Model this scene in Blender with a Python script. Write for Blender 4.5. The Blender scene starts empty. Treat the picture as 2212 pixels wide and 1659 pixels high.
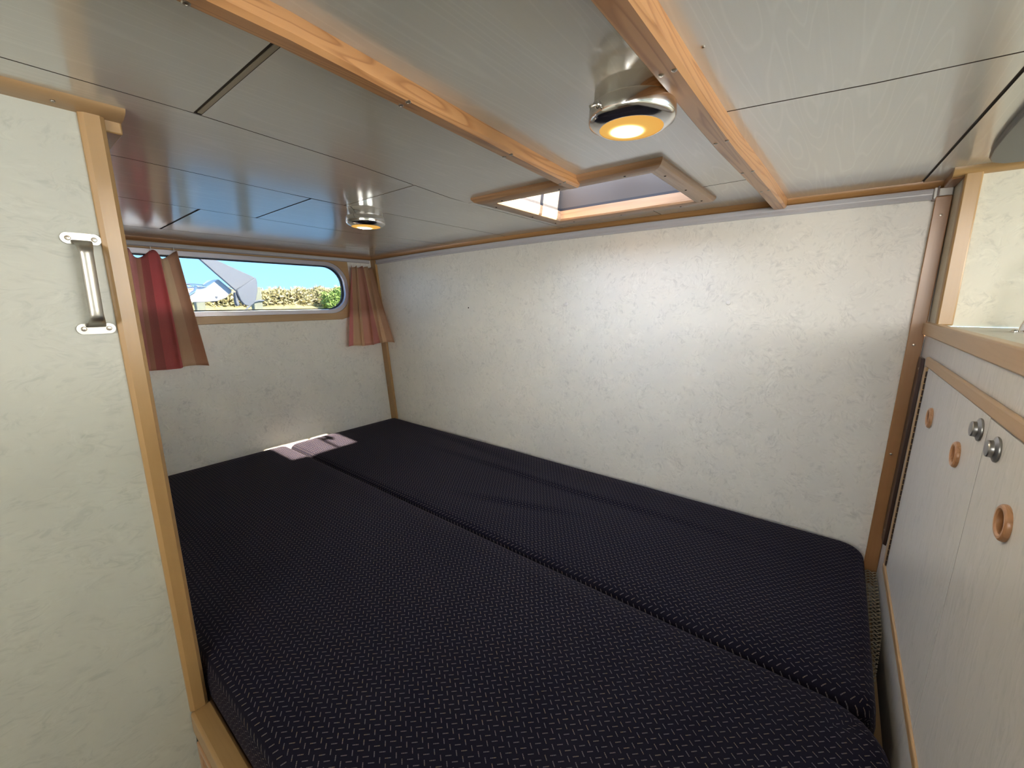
import bpy, bmesh, math, random
from mathutils import Vector, Matrix
from mathutils.geometry import tessellate_polygon
random.seed(7)
sc = bpy.context.scene
COL = sc.collection
Z0 = 1.45                      # camera height above the cabin sole; all z below are written relative to it

# ------------------------------------------------------------------ camera
YAW, PITCH, ROLL = 0.6673, 0.1972, -0.0039
cy_, sy_ = math.cos(YAW), math.sin(YAW)
Rz = Matrix(((cy_, sy_, 0), (-sy_, cy_, 0), (0, 0, 1)))
A_ = Matrix(((1, 0, 0), (0, 0, -1), (0, 1, 0)))
Rx = Matrix(((1, 0, 0), (0, math.cos(PITCH), -math.sin(PITCH)), (0, math.sin(PITCH), math.cos(PITCH))))
Ro = Matrix(((math.cos(ROLL), -math.sin(ROLL), 0), (math.sin(ROLL), math.cos(ROLL), 0), (0, 0, 1)))
Mc = Ro @ Rx @ A_ @ Rz         # world -> (right, down, forward)
cam_d = bpy.data.cameras.new('camera')
cam = bpy.data.objects.new('camera', cam_d)
COL.objects.link(cam)
m3 = Matrix((Mc[0], -Mc[1], -Mc[2])).transposed()
cam.matrix_world = Matrix.Translation((0, 0, Z0)) @ m3.to_4x4()
cam_d.sensor_width = 36.0
cam_d.lens = 36.0 * 890.0 / 2212.0
cam_d.clip_start = 0.01
cam_d.clip_end = 400
sc.camera = cam

# ------------------------------------------------------------------ view, world, sun
vs = sc.view_settings
vs.view_transform = 'Standard'
vs.look = 'None'
vs.gamma = 1.0
vs.use_curve_mapping = False
vs.exposure = 0.45
sc.cycles.use_denoising = True
sc.cycles.max_bounces = 14
sc.cycles.diffuse_bounces = 11
sc.cycles.glossy_bounces = 5
sc.cycles.transparent_max_bounces = 12
sc.cycles.sample_clamp_indirect = 6.0
SKY = 12.2
SUN = 98.0
REAR = 12.5
GALLEY = 10.0
LAMP = 2.4
w = bpy.data.worlds.new('sky')
sc.world = w
w.use_nodes = True
nt = w.node_tree
bg = nt.nodes['Background']
tc = nt.nodes.new('ShaderNodeTexCoord')
sx = nt.nodes.new('ShaderNodeSeparateXYZ')
rp = nt.nodes.new('ShaderNodeValToRGB')
nt.links.new(tc.outputs['Generated'], sx.inputs[0])
nt.links.new(sx.outputs['Z'], rp.inputs[0])
nt.links.new(rp.outputs[0], bg.inputs['Color'])
rp.color_ramp.elements[0].position = 0.0
rp.color_ramp.elements[0].color = (0.50, 1.05, 1.80, 1)
rp.color_ramp.elements[1].position = 0.55
rp.color_ramp.elements[1].color = (0.36, 0.56, 0.98, 1)
e = rp.color_ramp.elements.new(0.12)
e.color = (0.40, 0.80, 1.35, 1)
bg.inputs['Strength'].default_value = SKY
sun_d = bpy.data.lights.new('sun', 'SUN')
sun_d.energy = SUN
sun_d.color = (1.0, 0.93, 0.82)
sun_d.angle = 0.012
sun = bpy.data.objects.new('sun', sun_d)
COL.objects.link(sun)
sun.rotation_euler = Vector((-1.107, -0.17, -0.825)).to_track_quat('-Z', 'Y').to_euler()
sun.location = (6, 1, 8)
# unseen fill light added behind the camera to brighten the cabin
ar = bpy.data.lights.new('rear_fill_light', 'AREA')
ar.shape = 'RECTANGLE'
ar.size, ar.size_y = 0.95, 0.24
ar.energy = REAR
ar.color = (1.0, 0.97, 0.92)
aro = bpy.data.objects.new('rear_fill_light', ar)
COL.objects.link(aro)
aro.location = (0.28, -1.12, Z0 + 0.085)
aro.rotation_euler = Vector((-0.25, 1.0, 0.0)).to_track_quat('-Z', 'Y').to_euler()

# daylight from the galley window on the opposite side of the boat
gw = bpy.data.lights.new('galley_window_daylight', 'AREA')
gw.shape = 'RECTANGLE'
gw.size, gw.size_y = 0.20, 0.95
gw.energy = GALLEY
gw.color = (1.0, 0.95, 0.85)
gwo = bpy.data.objects.new('galley_window_daylight', gw)
COL.objects.link(gwo)
gwo.matrix_world = Matrix.Translation((1.27, 0.60, Z0 + 0.075)) @ Matrix(((0, 0, 1), (0, 1, 0), (-1, 0, 0))).to_4x4()

# ------------------------------------------------------------------ materials
def newmat(name):
    m = bpy.data.materials.new(name)
    m.use_nodes = True
    n = m.node_tree
    b = n.nodes['Principled BSDF']
    return m, n, b

def N(n, t, **kw):
    x = n.nodes.new(t)
    for k, v in kw.items():
        if k in x.inputs:
            x.inputs[k].default_value = v
        else:
            setattr(x, k, v)
    return x

def ramp(n, fac, stops):
    r = n.nodes.new('ShaderNodeValToRGB')
    el = r.color_ramp.elements
    el[0].position, el[0].color = stops[0][0], (*stops[0][1], 1) if len(stops[0][1]) == 3 else stops[0][1]
    el[1].position, el[1].color = stops[-1][0], (*stops[-1][1], 1)
    for p, c in stops[1:-1]:
        q = el.new(p)
        q.color = (*c, 1)
    n.links.new(fac, r.inputs[0])
    return r.outputs[0]

def mixc(n, fac, a, b, mode='MIX'):
    x = n.nodes.new('ShaderNodeMix')
    x.data_type = 'RGBA'
    x.blend_type = mode
    for s, v in ((0, fac), (6, a), (7, b)):
        if hasattr(v, 'links'):
            n.links.new(v, x.inputs[s])
        else:
            x.inputs[s].default_value = v if s == 0 else (*v, 1)
    return x.outputs[2]

def mth(n, op, a, b=None, c=None):
    x = n.nodes.new('ShaderNodeMath')
    x.operation = op
    for i, v in enumerate((a, b, c)):
        if v is None:
            continue
        if hasattr(v, 'links'):
            n.links.new(v, x.inputs[i])
        else:
            x.inputs[i].default_value = v
    return x.outputs[0]

def bump(n, h, bsdf, s, d=0.001):
    b = n.nodes.new('ShaderNodeBump')
    b.inputs['Strength'].default_value = s
    b.inputs['Distance'].default_value = d
    n.links.new(h, b.inputs['Height'])
    n.links.new(b.outputs[0], bsdf.inputs['Normal'])

def wpos(n, scale=(1, 1, 1), rot=(0, 0, 0)):
    g = n.nodes.new('ShaderNodeNewGeometry')
    m = n.nodes.new('ShaderNodeMapping')
    m.inputs['Scale'].default_value = scale
    m.inputs['Rotation'].default_value = rot
    n.links.new(g.outputs['Position'], m.inputs[0])
    return m.outputs[0]

def plain(name, col, rough=0.5, metal=0.0, spec=0.5, coat=0.0):
    m, n, b = newmat(name)
    b.inputs['Base Color'].default_value = (*col, 1)
    b.inputs['Roughness'].default_value = rough
    b.inputs['Metallic'].default_value = metal
    b.inputs['Specular IOR Level'].default_value = spec
    b.inputs['Coat Weight'].default_value = coat
    if metal > 0.5:
        no = N(n, 'ShaderNodeTexNoise', Scale=180.0, Detail=3.0)
        n.links.new(wpos(n), no.inputs['Vector'])
        r = mth(n, 'MULTIPLY_ADD', no.outputs[0], 0.14, rough - 0.05)
        n.links.new(r, b.inputs['Roughness'])
    return m

def laminate(name, base, rough=0.36, stretch=(1, 1, 1), amt=1.0, plane='xz'):
    """pale board printed with loose grey and cream brush flecks"""
    m, n, b = newmat(name)
    p = wpos(n, stretch)
    w1 = N(n, 'ShaderNodeTexNoise', Scale=11.0, Detail=3.0)
    n.links.new(p, w1.inputs['Vector'])
    va = n.nodes.new('ShaderNodeVectorMath'); va.operation = 'MULTIPLY_ADD'
    n.links.new(w1.outputs['Color'], va.inputs[0])
    va.inputs[1].default_value = (0.16, 0.16, 0.16)
    n.links.new(p, va.inputs[2])
    n2 = N(n, 'ShaderNodeTexNoise', Scale=17.0, Detail=3.0, Distortion=0.6)
    n.links.new(p, n2.inputs['Vector'])
    n3 = N(n, 'ShaderNodeTexNoise', Scale=4.0, Detail=2.0)
    n.links.new(p, n3.inputs['Vector'])
    c0 = mixc(n, n3.outputs[0], tuple(x * 0.97 for x in base), (base[0] * 1.03, base[1] * 1.01, base[2] * 0.99))
    patch = ramp(n, n2.outputs[0], [(0.35, (0, 0, 0)), (0.75, (1, 1, 1))])
    col = mixc(n, mth(n, 'MULTIPLY', patch, 0.26 * amt), c0, (base[0] * 0.84, base[1] * 0.865, base[2] * 0.89))
    hts = None
    for k, ang in enumerate((25, 68, 118, 160)):
        r = math.radians(ang)
        # short comb strokes: noise squeezed along one direction of the board, kept in patches
        mp = n.nodes.new('ShaderNodeMapping')
        mp.inputs['Rotation'].default_value = (r, 0, 0) if plane == 'yz' else (0, r, 0)
        n.links.new(va.outputs[0], mp.inputs[0])
        m2 = n.nodes.new('ShaderNodeMapping')
        m2.inputs['Scale'].default_value = (1, 1, 0.20)
        m2.inputs['Location'].default_value = (k * 3.3, k * 1.7, k * 2.1)
        n.links.new(mp.outputs[0], m2.inputs[0])
        st = N(n, 'ShaderNodeTexNoise', Scale=130.0, Detail=3.0, Roughness=0.6, Distortion=0.4)
        n.links.new(m2.outputs[0], st.inputs['Vector'])
        mk = N(n, 'ShaderNodeTexNoise', Scale=21.0, Detail=2.0, Distortion=0.8)
        n.links.new(m2.outputs[0] if False else p, mk.inputs['Vector'])
        sh = n.nodes.new('ShaderNodeVectorMath'); sh.operation = 'ADD'
        n.links.new(p, sh.inputs[0]); sh.inputs[1].default_value = (k * 5.1, k * 4.3, k * 7.7)
        n.links.new(sh.outputs[0], mk.inputs['Vector'])
        msk = ramp(n, mk.outputs[0], [(0.52, (0, 0, 0)), (0.62, (1, 1, 1))])
        dk = ramp(n, st.outputs[0], [(0.52, (0, 0, 0)), (0.70, (1, 1, 1))])
        lt = ramp(n, st.outputs[0], [(0.34, (1, 1, 1)), (0.44, (0, 0, 0))])
        col = mixc(n, mth(n, 'MULTIPLY', mth(n, 'MULTIPLY', dk, msk), 0.50 * amt), col, (base[0] * 0.66, base[1] * 0.665, base[2] * 0.67))
        col = mixc(n, mth(n, 'MULTIPLY', mth(n, 'MULTIPLY', lt, msk), 0.40 * amt), col, tuple(min(1, x * 1.12) for x in base))
        hh = mth(n, 'MULTIPLY', st.outputs[0], msk)
        hts = hh if hts is None else mth(n, 'ADD', hts, hh)
    c3 = col
    n.links.new(c3, b.inputs['Base Color'])
    b.inputs['Roughness'].default_value = rough
    bump(n, hts, b, 0.22, 0.0006)
    return m

def wood(name, c_lo, c_hi, axis=1, rough=0.35, fine=90.0, line=0.6, ring=26.0):
    """timber with grain along the given world axis; line = strength of dark growth rings"""
    m, n, b = newmat(name)
    s = [1.0, 1.0, 1.0]
    s[axis] = 0.045
    p = wpos(n, tuple(s))
    oi = n.nodes.new('ShaderNodeObjectInfo')
    va = n.nodes.new('ShaderNodeVectorMath'); va.operation = 'MULTIPLY_ADD'
    cx = n.nodes.new('ShaderNodeCombineXYZ')
    for i in range(3):
        n.links.new(oi.outputs['Random'], cx.inputs[i])
    n.links.new(cx.outputs[0], va.inputs[0])
    va.inputs[1].default_value = (3.1, 2.3, 1.7)
    n.links.new(p, va.inputs[2])
    a = N(n, 'ShaderNodeTexNoise', Scale=fine, Detail=4.0, Roughness=0.6, Distortion=0.4)
    n.links.new(va.outputs[0], a.inputs['Vector'])
    g = N(n, 'ShaderNodeTexNoise', Scale=ring, Detail=1.0, Distortion=0.3)
    n.links.new(va.outputs[0], g.inputs['Vector'])
    rings = mth(n, 'FRACT', mth(n, 'MULTIPLY', g.outputs[0], 11.0))
    rl = ramp(n, rings, [(0.0, (0, 0, 0)), (0.55, (0.1, 0.1, 0.1)), (0.86, (1, 1, 1)), (1.0, (0, 0, 0))])
    c0 = mixc(n, a.outputs[0], c_lo, c_hi)
    dk = tuple(x * y for x, y in zip(c_lo, (0.50, 0.36, 0.24)))
    c1 = mixc(n, mth(n, 'MULTIPLY', rl, line), c0, dk)
    n.links.new(c1, b.inputs['Base Color'])
    b.inputs['Roughness'].default_value = rough
    b.inputs['Coat Weight'].default_value = 0.25
    b.inputs['Coat Roughness'].default_value = 0.25
    bump(n, a.outputs[0], b, 0.15, 0.0004)
    return m

def ceiling_mat(name, base):
    m, n, b = newmat(name)
    p = wpos(n, (1, 0.06, 1))
    a = N(n, 'ShaderNodeTexNoise', Scale=16.0, Detail=2.0, Distortion=0.5)
    n.links.new(p, a.inputs['Vector'])
    fr = mth(n, 'FRACT', mth(n, 'MULTIPLY', a.outputs[0], 16.0))
    ln = ramp(n, fr, [(0.0, (0, 0, 0)), (0.35, (0, 0, 0)), (0.5, (1, 1, 1)), (0.65, (0, 0, 0)), (1.0, (0, 0, 0))])
    f = N(n, 'ShaderNodeTexNoise', Scale=330.0, Detail=2.0)
    n.links.new(wpos(n, (1, 0.03, 1)), f.inputs['Vector'])
    c0 = mixc(n, mth(n, 'MULTIPLY', ln, 0.40), base, tuple(min(1, x * 1.16) for x in base))
    c1 = mixc(n, mth(n, 'MULTIPLY', f.outputs[0], 0.14), c0, tuple(x * 0.72 for x in base))
    n.links.new(c1, b.inputs['Base Color'])
    b.inputs['Roughness'].default_value = 0.20
    b.inputs['Specular IOR Level'].default_value = 0.85
    b.inputs['Coat Weight'].default_value = 1.0
    b.inputs['Coat Roughness'].default_value = 0.14
    h = mth(n, 'MULTIPLY_ADD', ln, 0.35, mth(n, 'MULTIPLY', f.outputs[0], 0.9))
    bump(n, h, b, 0.11, 0.0006)
    return m

def fabric_mat():
    """navy seat cloth woven with small tan dashes, cell 11.8 x 16.7 mm; UV map is in metres"""
    m, n, b = newmat('navy_dash_cloth')
    uv = n.nodes.new('ShaderNodeUVMap')
    sp = n.nodes.new('ShaderNodeSeparateXYZ')
    n.links.new(uv.outputs[0], sp.inputs[0])
    X, Y = sp.outputs[0], sp.outputs[1]
    PX, PY = 0.0118, 0.0167
    def dash(ox, oy, dx, dy, half, wid):
        # signed distance of the nearest cell centre, rotated along the dash
        fx = mth(n, 'ADD', mth(n, 'DIVIDE', mth(n, 'SUBTRACT', X, ox), PX), 0.5)
        fy = mth(n, 'ADD', mth(n, 'DIVIDE', mth(n, 'SUBTRACT', Y, oy), PY), 0.5)
        lx = mth(n, 'MULTIPLY', mth(n, 'SUBTRACT', mth(n, 'FRACT', fx), 0.5), PX)
        ly = mth(n, 'MULTIPLY', mth(n, 'SUBTRACT', mth(n, 'FRACT', fy), 0.5), PY)
        L = math.hypot(dx, dy); ux, uy = dx / L, dy / L
        al = mth(n, 'ADD', mth(n, 'MULTIPLY', lx, ux), mth(n, 'MULTIPLY', ly, uy))
        ac = mth(n, 'SUBTRACT', mth(n, 'MULTIPLY', ly, ux), mth(n, 'MULTIPLY', lx, uy))
        ia = mth(n, 'SMOOTH_MAX', 0.0, 0.0)
        a1 = mth(n, 'LESS_THAN', mth(n, 'ABSOLUTE', al), half)
        a2 = mth(n, 'LESS_THAN', mth(n, 'ABSOLUTE', ac), wid)
        idx = mth(n, 'ADD', mth(n, 'MULTIPLY', mth(n, 'FLOOR', fx), 12.9898), mth(n, 'MULTIPLY', mth(n, 'FLOOR', fy), 78.233))
        rnd = mth(n, 'FRACT', mth(n, 'MULTIPLY', mth(n, 'SINE', idx), 43758.5))
        # stitches: three little bars in each dash
        st = mth(n, 'GREATER_THAN', mth(n, 'FRACT', mth(n, 'DIVIDE', al, half * 0.62)), 0.16)
        return mth(n, 'MULTIPLY', mth(n, 'MULTIPLY', a1, a2), st), rnd
    d1, r1 = dash(0.0, 0.0, 0.0055, 0.0053, 0.0038, 0.00058)
    d2, r2 = dash(-0.0059, -0.0082, 0.0056, -0.0042, 0.0036, 0.00058)
    d = mth(n, 'MAXIMUM', d1, d2)
    tone = mth(n, 'FRACT', mth(n, 'ADD', r1, r2))
    dc = ramp(n, tone, [(0.0, (0.14, 0.11, 0.11)), (0.5, (0.11, 0.11, 0.12)), (1.0, (0.165, 0.125, 0.08))])
    g = n.nodes.new('ShaderNodeTexNoise'); g.inputs['Scale'].default_value = 900
    n.links.new(uv.outputs[0], g.inputs['Vector'])
    base = mixc(n, g.outputs[0], (0.0015, 0.0012, 0.0050), (0.004, 0.003, 0.012))
    c = mixc(n, d, base, dc)
    n.links.new(c, b.inputs['Base Color'])
    b.inputs['Roughness'].default_value = 0.85
    b.inputs['Specular IOR Level'].default_value = 0.15
    b.inputs['Sheen Weight'].default_value = 0.05
    b.inputs['Sheen Roughness'].default_value = 0.45
    b.inputs['Sheen Tint'].default_value = (0.55, 0.48, 0.75, 1)
    bump(n, mth(n, 'ADD', mth(n, 'MULTIPLY', g.outputs[0], 0.5), mth(n, 'MULTIPLY', d, 0.7)), b, 0.35, 0.0004)
    return m

def glass_mat(name, tint, gloss=0.06, rough=0.0, dirt=0.0):
    m = bpy.data.materials.new(name)
    m.use_nodes = True
    n = m.node_tree
    n.nodes.clear()
    out = n.nodes.new('ShaderNodeOutputMaterial')
    t = n.nodes.new('ShaderNodeBsdfTransparent')
    t.inputs[0].default_value = (*tint, 1)
    g = n.nodes.new('ShaderNodeBsdfGlossy')
    g.inputs['Roughness'].default_value = rough
    lw = n.nodes.new('ShaderNodeLayerWeight')
    lw.inputs[0].default_value = 0.5
    frv = mth(n, 'MULTIPLY_ADD', mth(n, 'POWER', lw.outputs['Facing'], 4.0), 0.55, 0.03)
    mx = n.nodes.new('ShaderNodeMixShader')
    n.links.new(frv, mx.inputs[0])
    n.links.new(t.outputs[0], mx.inputs[1])
    n.links.new(g.outputs[0], mx.inputs[2])
    last = mx.outputs[0]
    if dirt > 0:
        d = n.nodes.new('ShaderNodeBsdfDiffuse')
        d.inputs[0].default_value = (0.8, 0.8, 0.85, 1)
        tl = n.nodes.new('ShaderNodeBsdfTranslucent')
        tl.inputs[0].default_value = (0.85, 0.85, 0.9, 1)
        ad = n.nodes.new('ShaderNodeMixShader')
        n.links.new(d.outputs[0], ad.inputs[1]); n.links.new(tl.outputs[0], ad.inputs[2])
        no = N(n, 'ShaderNodeTexNoise', Scale=70.0, Detail=4.0)
        n.links.new(wpos(n), no.inputs['Vector'])
        f = mth(n, 'MULTIPLY', no.outputs[0], dirt)
        m2 = n.nodes.new('ShaderNodeMixShader')
        n.links.new(f, m2.inputs[0]); n.links.new(last, m2.inputs[1]); n.links.new(ad.outputs[0], m2.inputs[2])
        last = m2.outputs[0]
    n.links.new(last, out.inputs[0])
    return m

def lens_mat():
    """glowing frosted lens: hottest over the bulb, amber toward the rim (local coordinates)"""
    m = bpy.data.materials.new('glowing_lens')
    m.use_nodes = True
    n = m.node_tree
    n.nodes.clear()
    out = n.nodes.new('ShaderNodeOutputMaterial')
    tcn = n.nodes.new('ShaderNodeTexCoord')
    s = n.nodes.new('ShaderNodeSeparateXYZ')
    n.links.new(tcn.outputs['Object'], s.inputs[0])
    ax, ay = mth(n, 'ADD', s.outputs[0], 0.004), mth(n, 'ADD', s.outputs[1], 0.002)
    r = mth(n, 'SQRT', mth(n, 'ADD', mth(n, 'MULTIPLY', ax, ax), mth(n, 'MULTIPLY', ay, ay)))
    rr = mth(n, 'DIVIDE', r, 0.040)
    c = ramp(n, rr, [(0.0, (1.0, 0.84, 0.58)), (0.30, (1.0, 0.80, 0.48)), (0.55, (1.0, 0.56, 0.13)), (1.0, (1.0, 0.50, 0.11))])
    stp = mth(n, 'POWER', 2.718, mth(n, 'MULTIPLY', mth(n, 'MULTIPLY', rr, rr), -34.0))
    st = mth(n, 'ADD', mth(n, 'MULTIPLY', stp, 1.6), 0.00036)
    em = n.nodes.new('ShaderNodeEmission')
    n.links.new(c, em.inputs[0])
    n.links.new(mth(n, 'MULTIPLY', st, 700.0 * LAMP), em.inputs[1])
    n.links.new(em.outputs[0], out.inputs[0])
    return m

def curtain_mat(name, stripes, vb):
    """loosely woven cotton in blocks of pink, red and tan; UV 0..1 across and down; lets daylight through"""
    m = bpy.data.materials.new(name)
    m.use_nodes = True
    n = m.node_tree
    n.nodes.clear()
    out = n.nodes.new('ShaderNodeOutputMaterial')
    uv = n.nodes.new('ShaderNodeUVMap')
    s = n.nodes.new('ShaderNodeSeparateXYZ')
    n.links.new(uv.outputs[0], s.inputs[0])
    r = n.nodes.new('ShaderNodeValToRGB')
    r.color_ramp.interpolation = 'CONSTANT'
    el = r.color_ramp.elements
    el[0].position = 0.0; el[0].color = (*stripes[0][1], 1)
    el[1].position = stripes[1][0]; el[1].color = (*stripes[1][1], 1)
    for p, c in stripes[2:]:
        q = el.new(p); q.color = (*c, 1)
    n.links.new(s.outputs[0], r.inputs[0])
    band = ramp(n, s.outputs[1], vb)
    nz = N(n, 'ShaderNodeTexNoise', Scale=60.0, Detail=5.0, Roughness=0.7)
    mp = n.nodes.new('ShaderNodeMapping'); mp.inputs['Scale'].default_value = (1.0, 6.0, 1)
    n.links.new(uv.outputs[0], mp.inputs[0]); n.links.new(mp.outputs[0], nz.inputs['Vector'])
    c1 = mixc(n, 1.0, r.outputs[0], band, 'MULTIPLY')
    c2 = mixc(n, mth(n, 'MULTIPLY', nz.outputs[0], 0.35), c1, (0.85, 0.68, 0.58))
    d = n.nodes.new('ShaderNodeBsdfDiffuse'); t = n.nodes.new('ShaderNodeBsdfTranslucent')
    n.links.new(c2, d.inputs[0]); n.links.new(c2, t.inputs[0])
    mx = n.nodes.new('ShaderNodeMixShader'); mx.inputs[0].default_value = 0.55
    n.links.new(d.outputs[0], mx.inputs[1]); n.links.new(t.outputs[0], mx.inputs[2])
    n.links.new(mx.outputs[0], out.inputs[0])
    return m

M = {}
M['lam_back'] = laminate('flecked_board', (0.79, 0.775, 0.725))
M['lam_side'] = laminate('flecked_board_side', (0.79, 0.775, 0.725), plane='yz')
M['lam_left'] = laminate('flecked_board_dimmed', (0.49, 0.50, 0.435), rough=0.40, stretch=(1, 0.6, 1.2), amt=0.8, plane='yz')  # same laminate, base darkened to offset the galley-side light
M['lam_cab'] = laminate('flecked_board_cabinet', (0.62, 0.62, 0.61), rough=0.26, stretch=(1, 1.5, 0.45), amt=0.55, plane='yz')
M['lam_yel'] = laminate('flecked_board_galley', (0.60, 0.575, 0.465))  # same laminate, base darkened to offset the stronger rear fill
M['ceil'] = ceiling_mat('grained_ceiling_panel', (0.74, 0.73, 0.67))
M['pine_y'] = wood('pine_beam', (0.50, 0.24, 0.095), (0.62, 0.33, 0.14), 1, line=0.55, ring=36)
M['beech_z'] = wood('beech_upright', (0.36, 0.215, 0.085), (0.41, 0.25, 0.105), 2, line=0.06)
M['beech_x'] = wood('beech_rail_across', (0.36, 0.215, 0.085), (0.41, 0.25, 0.105), 0, line=0.08)
M['beech_y'] = wood('beech_rail_along', (0.40, 0.25, 0.12), (0.46, 0.295, 0.15), 1, line=0.08)
M['mahog_z'] = wood('stained_upright', (0.30, 0.14, 0.05), (0.38, 0.19, 0.075), 2, line=0.05)
M['frame_x'] = wood('weathered_frame_across', (0.34, 0.18, 0.085), (0.52, 0.31, 0.17), 0, line=0.35)
M['frame_y'] = wood('weathered_frame_along', (0.34, 0.19, 0.10), (0.52, 0.33, 0.19), 1, line=0.35)
M['trim_x'] = wood('cove_moulding_across', (0.36, 0.18, 0.065), (0.48, 0.26, 0.10), 0, line=0.12)
M['trim_y'] = wood('cove_moulding_along', (0.27, 0.12, 0.05), (0.37, 0.19, 0.08), 1, line=0.12)
M['ply'] = wood('berth_board', (0.26, 0.15, 0.06), (0.36, 0.22, 0.10), 1, line=0.2, rough=0.7)
M['grille'] = wood('finger_ring', (0.38, 0.19, 0.09), (0.50, 0.27, 0.14), 2, line=0.35, ring=60)
M['fabric'] = fabric_mat()
M['chrome'] = plain('polished_chrome', (0.80, 0.79, 0.77), 0.12, 1.0)
M['steel'] = plain('satin_nickel', (0.46, 0.44, 0.39), 0.38, 1.0)
M['knob'] = plain('brushed_latch_metal', (0.36, 0.36, 0.36), 0.34, 1.0)
M['screw'] = plain('screw_metal', (0.45, 0.40, 0.34), 0.30, 1.0)
M['hole'] = plain('dark_hole', (0.02, 0.015, 0.012), 0.9)
M['black'] = plain('smoked_black', (0.028, 0.028, 0.033), 0.32)
M['bronze'] = plain('dark_bronze', (0.05, 0.026, 0.018), 0.35, 0.3)
M['white_plastic'] = plain('white_plastic_track', (0.52, 0.51, 0.54), 0.28, coat=0.4)
M['grey_back'] = plain('dark_joint', (0.07, 0.055, 0.045), 0.7)
M['strip'] = plain('beige_joint_strip', (0.42, 0.37, 0.28), 0.55)
M['alu'] = plain('window_aluminium', (0.55, 0.53, 0.58), 0.35, 0.7)
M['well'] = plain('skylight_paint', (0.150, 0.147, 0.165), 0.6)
M['white'] = plain('white_paint', (0.72, 0.71, 0.69), 0.45)
M['sole'] = plain('cabin_sole', (0.16, 0.09, 0.045), 0.5)
M['rubber'] = plain('rubber_seal', (0.015, 0.015, 0.02), 0.6)
M['mesh'] = plain('beige_knit', (0.30, 0.25, 0.18), 0.9)
M['pane'] = glass_mat('window_glass', (0.268, 0.268, 0.266))
M['hatch'] = glass_mat('hatch_acrylic', (0.97, 0.92, 0.84), dirt=0.40)
M['lens'] = lens_mat()
M['gel'] = plain('white_gelcoat', (0.80, 0.82, 0.84), 0.25, coat=0.4)
M['galv'] = plain('galvanised_steel', (0.20, 0.22, 0.25), 0.6)

# ------------------------------------------------------------------ mesh helpers
class MB:
    def __init__(self):
        self.v = []; self.f = []; self.uv = None
    def add(self, vs, fs):
        o = len(self.v)
        self.v += [tuple(p) for p in vs]
        self.f += [tuple(i + o for i in q) for q in fs]
        return self
    def box(self, x0, x1, y0, y1, z0, z1):
        return self.hexa([(x0, y0), (x1, y0), (x1, y1), (x0, y1)], z0, z1)
    def hexa(self, pl, z0, z1, dx=0.0):
        k = len(pl)
        vs = [(x, y, z0) for x, y in pl] + [(x + dx, y, z1) for x, y in pl]
        fs = [tuple(range(k))[::-1], tuple(range(k, 2 * k))]
        fs += [(i, (i + 1) % k, k + (i + 1) % k, k + i) for i in range(k)]
        return self.add(vs, fs)
    def sweep(self, prof, path):
        """prof: function(i) -> list of 3D points (closed section) for each station of path; caps included"""
        secs = [prof(i) for i in range(len(path))]
        k = len(secs[0]); vs = []; fs = []
        for s in secs: vs += s
        for i in range(len(secs) - 1):
            for j in range(k):
                a = i * k + j; b = i * k + (j + 1) % k
                fs.append((a, b, b + k, a + k))
        fs.append(tuple(range(k))[::-1]); fs.append(tuple(range((len(secs) - 1) * k, len(secs) * k)))
        return self.add(vs, fs)
    def tube(self, pts, r, k=10):
        pts = [Vector(p) for p in pts]
        rr = r if isinstance(r, (list, tuple)) else [r] * len(pts)
        def sec(i):
            t = (pts[min(i + 1, len(pts) - 1)] - pts[max(i - 1, 0)]).normalized()
            a = t.orthogonal().normalized() if i == 0 or not hasattr(self, '_a') else (self._a - t * self._a.dot(t)).normalized()
            self._a = a
            b = t.cross(a)
            return [tuple(pts[i] + (a * math.cos(2 * math.pi * j / k) + b * math.sin(2 * math.pi * j / k)) * rr[i]) for j in range(k)]
        self.sweep(sec, pts)
        if hasattr(self, '_a'): del self._a
        return self
    def lathe(self, c, ax, prof, k=32, cap=True):
        """prof: list of (radius, distance along ax)"""
        c = Vector(c); ax = Vector(ax).normalized(); a = ax.orthogonal().normalized(); b = ax.cross(a)
        vs = []; fs = []
        for r, h in prof:
            for j in range(k):
                t = 2 * math.pi * j / k
                vs.append(tuple(c + ax * h + (a * math.cos(t) + b * math.sin(t)) * r))
        for i in range(len(prof) - 1):
            for j in range(k):
                p = i * k + j; q = i * k + (j + 1) % k
                fs.append((p, q, q + k, p + k))
        if cap:
            fs.append(tuple(range(k))[::-1]); fs.append(tuple(range((len(prof) - 1) * k, len(prof) * k)))
        return self.add(vs, fs)
    def plate(self, outer, holes, front, back):
        """2D polygon with holes mapped by front(p), back(p) to 3D; closed solid"""
        loops = [outer] + holes
        flat = [p for l in loops for p in l]
        tri = tessellate_polygon([[Vector((p[0], p[1], 0)) for p in l] for l in loops])
        nn = len(flat)
        vs = [front(p) for p in flat] + [back(p) for p in flat]
        fs = []
        for t in tri:
            fs.append(tuple(t)); fs.append(tuple(i + nn for i in t)[::-1])
        o = 0
        for l in loops:
            k = len(l)
            for i in range(k):
                a = o + i; b = o + (i + 1) % k
                fs.append((a, b, b + nn, a + nn))
            o += k
        return self.add(vs, fs)

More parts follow.
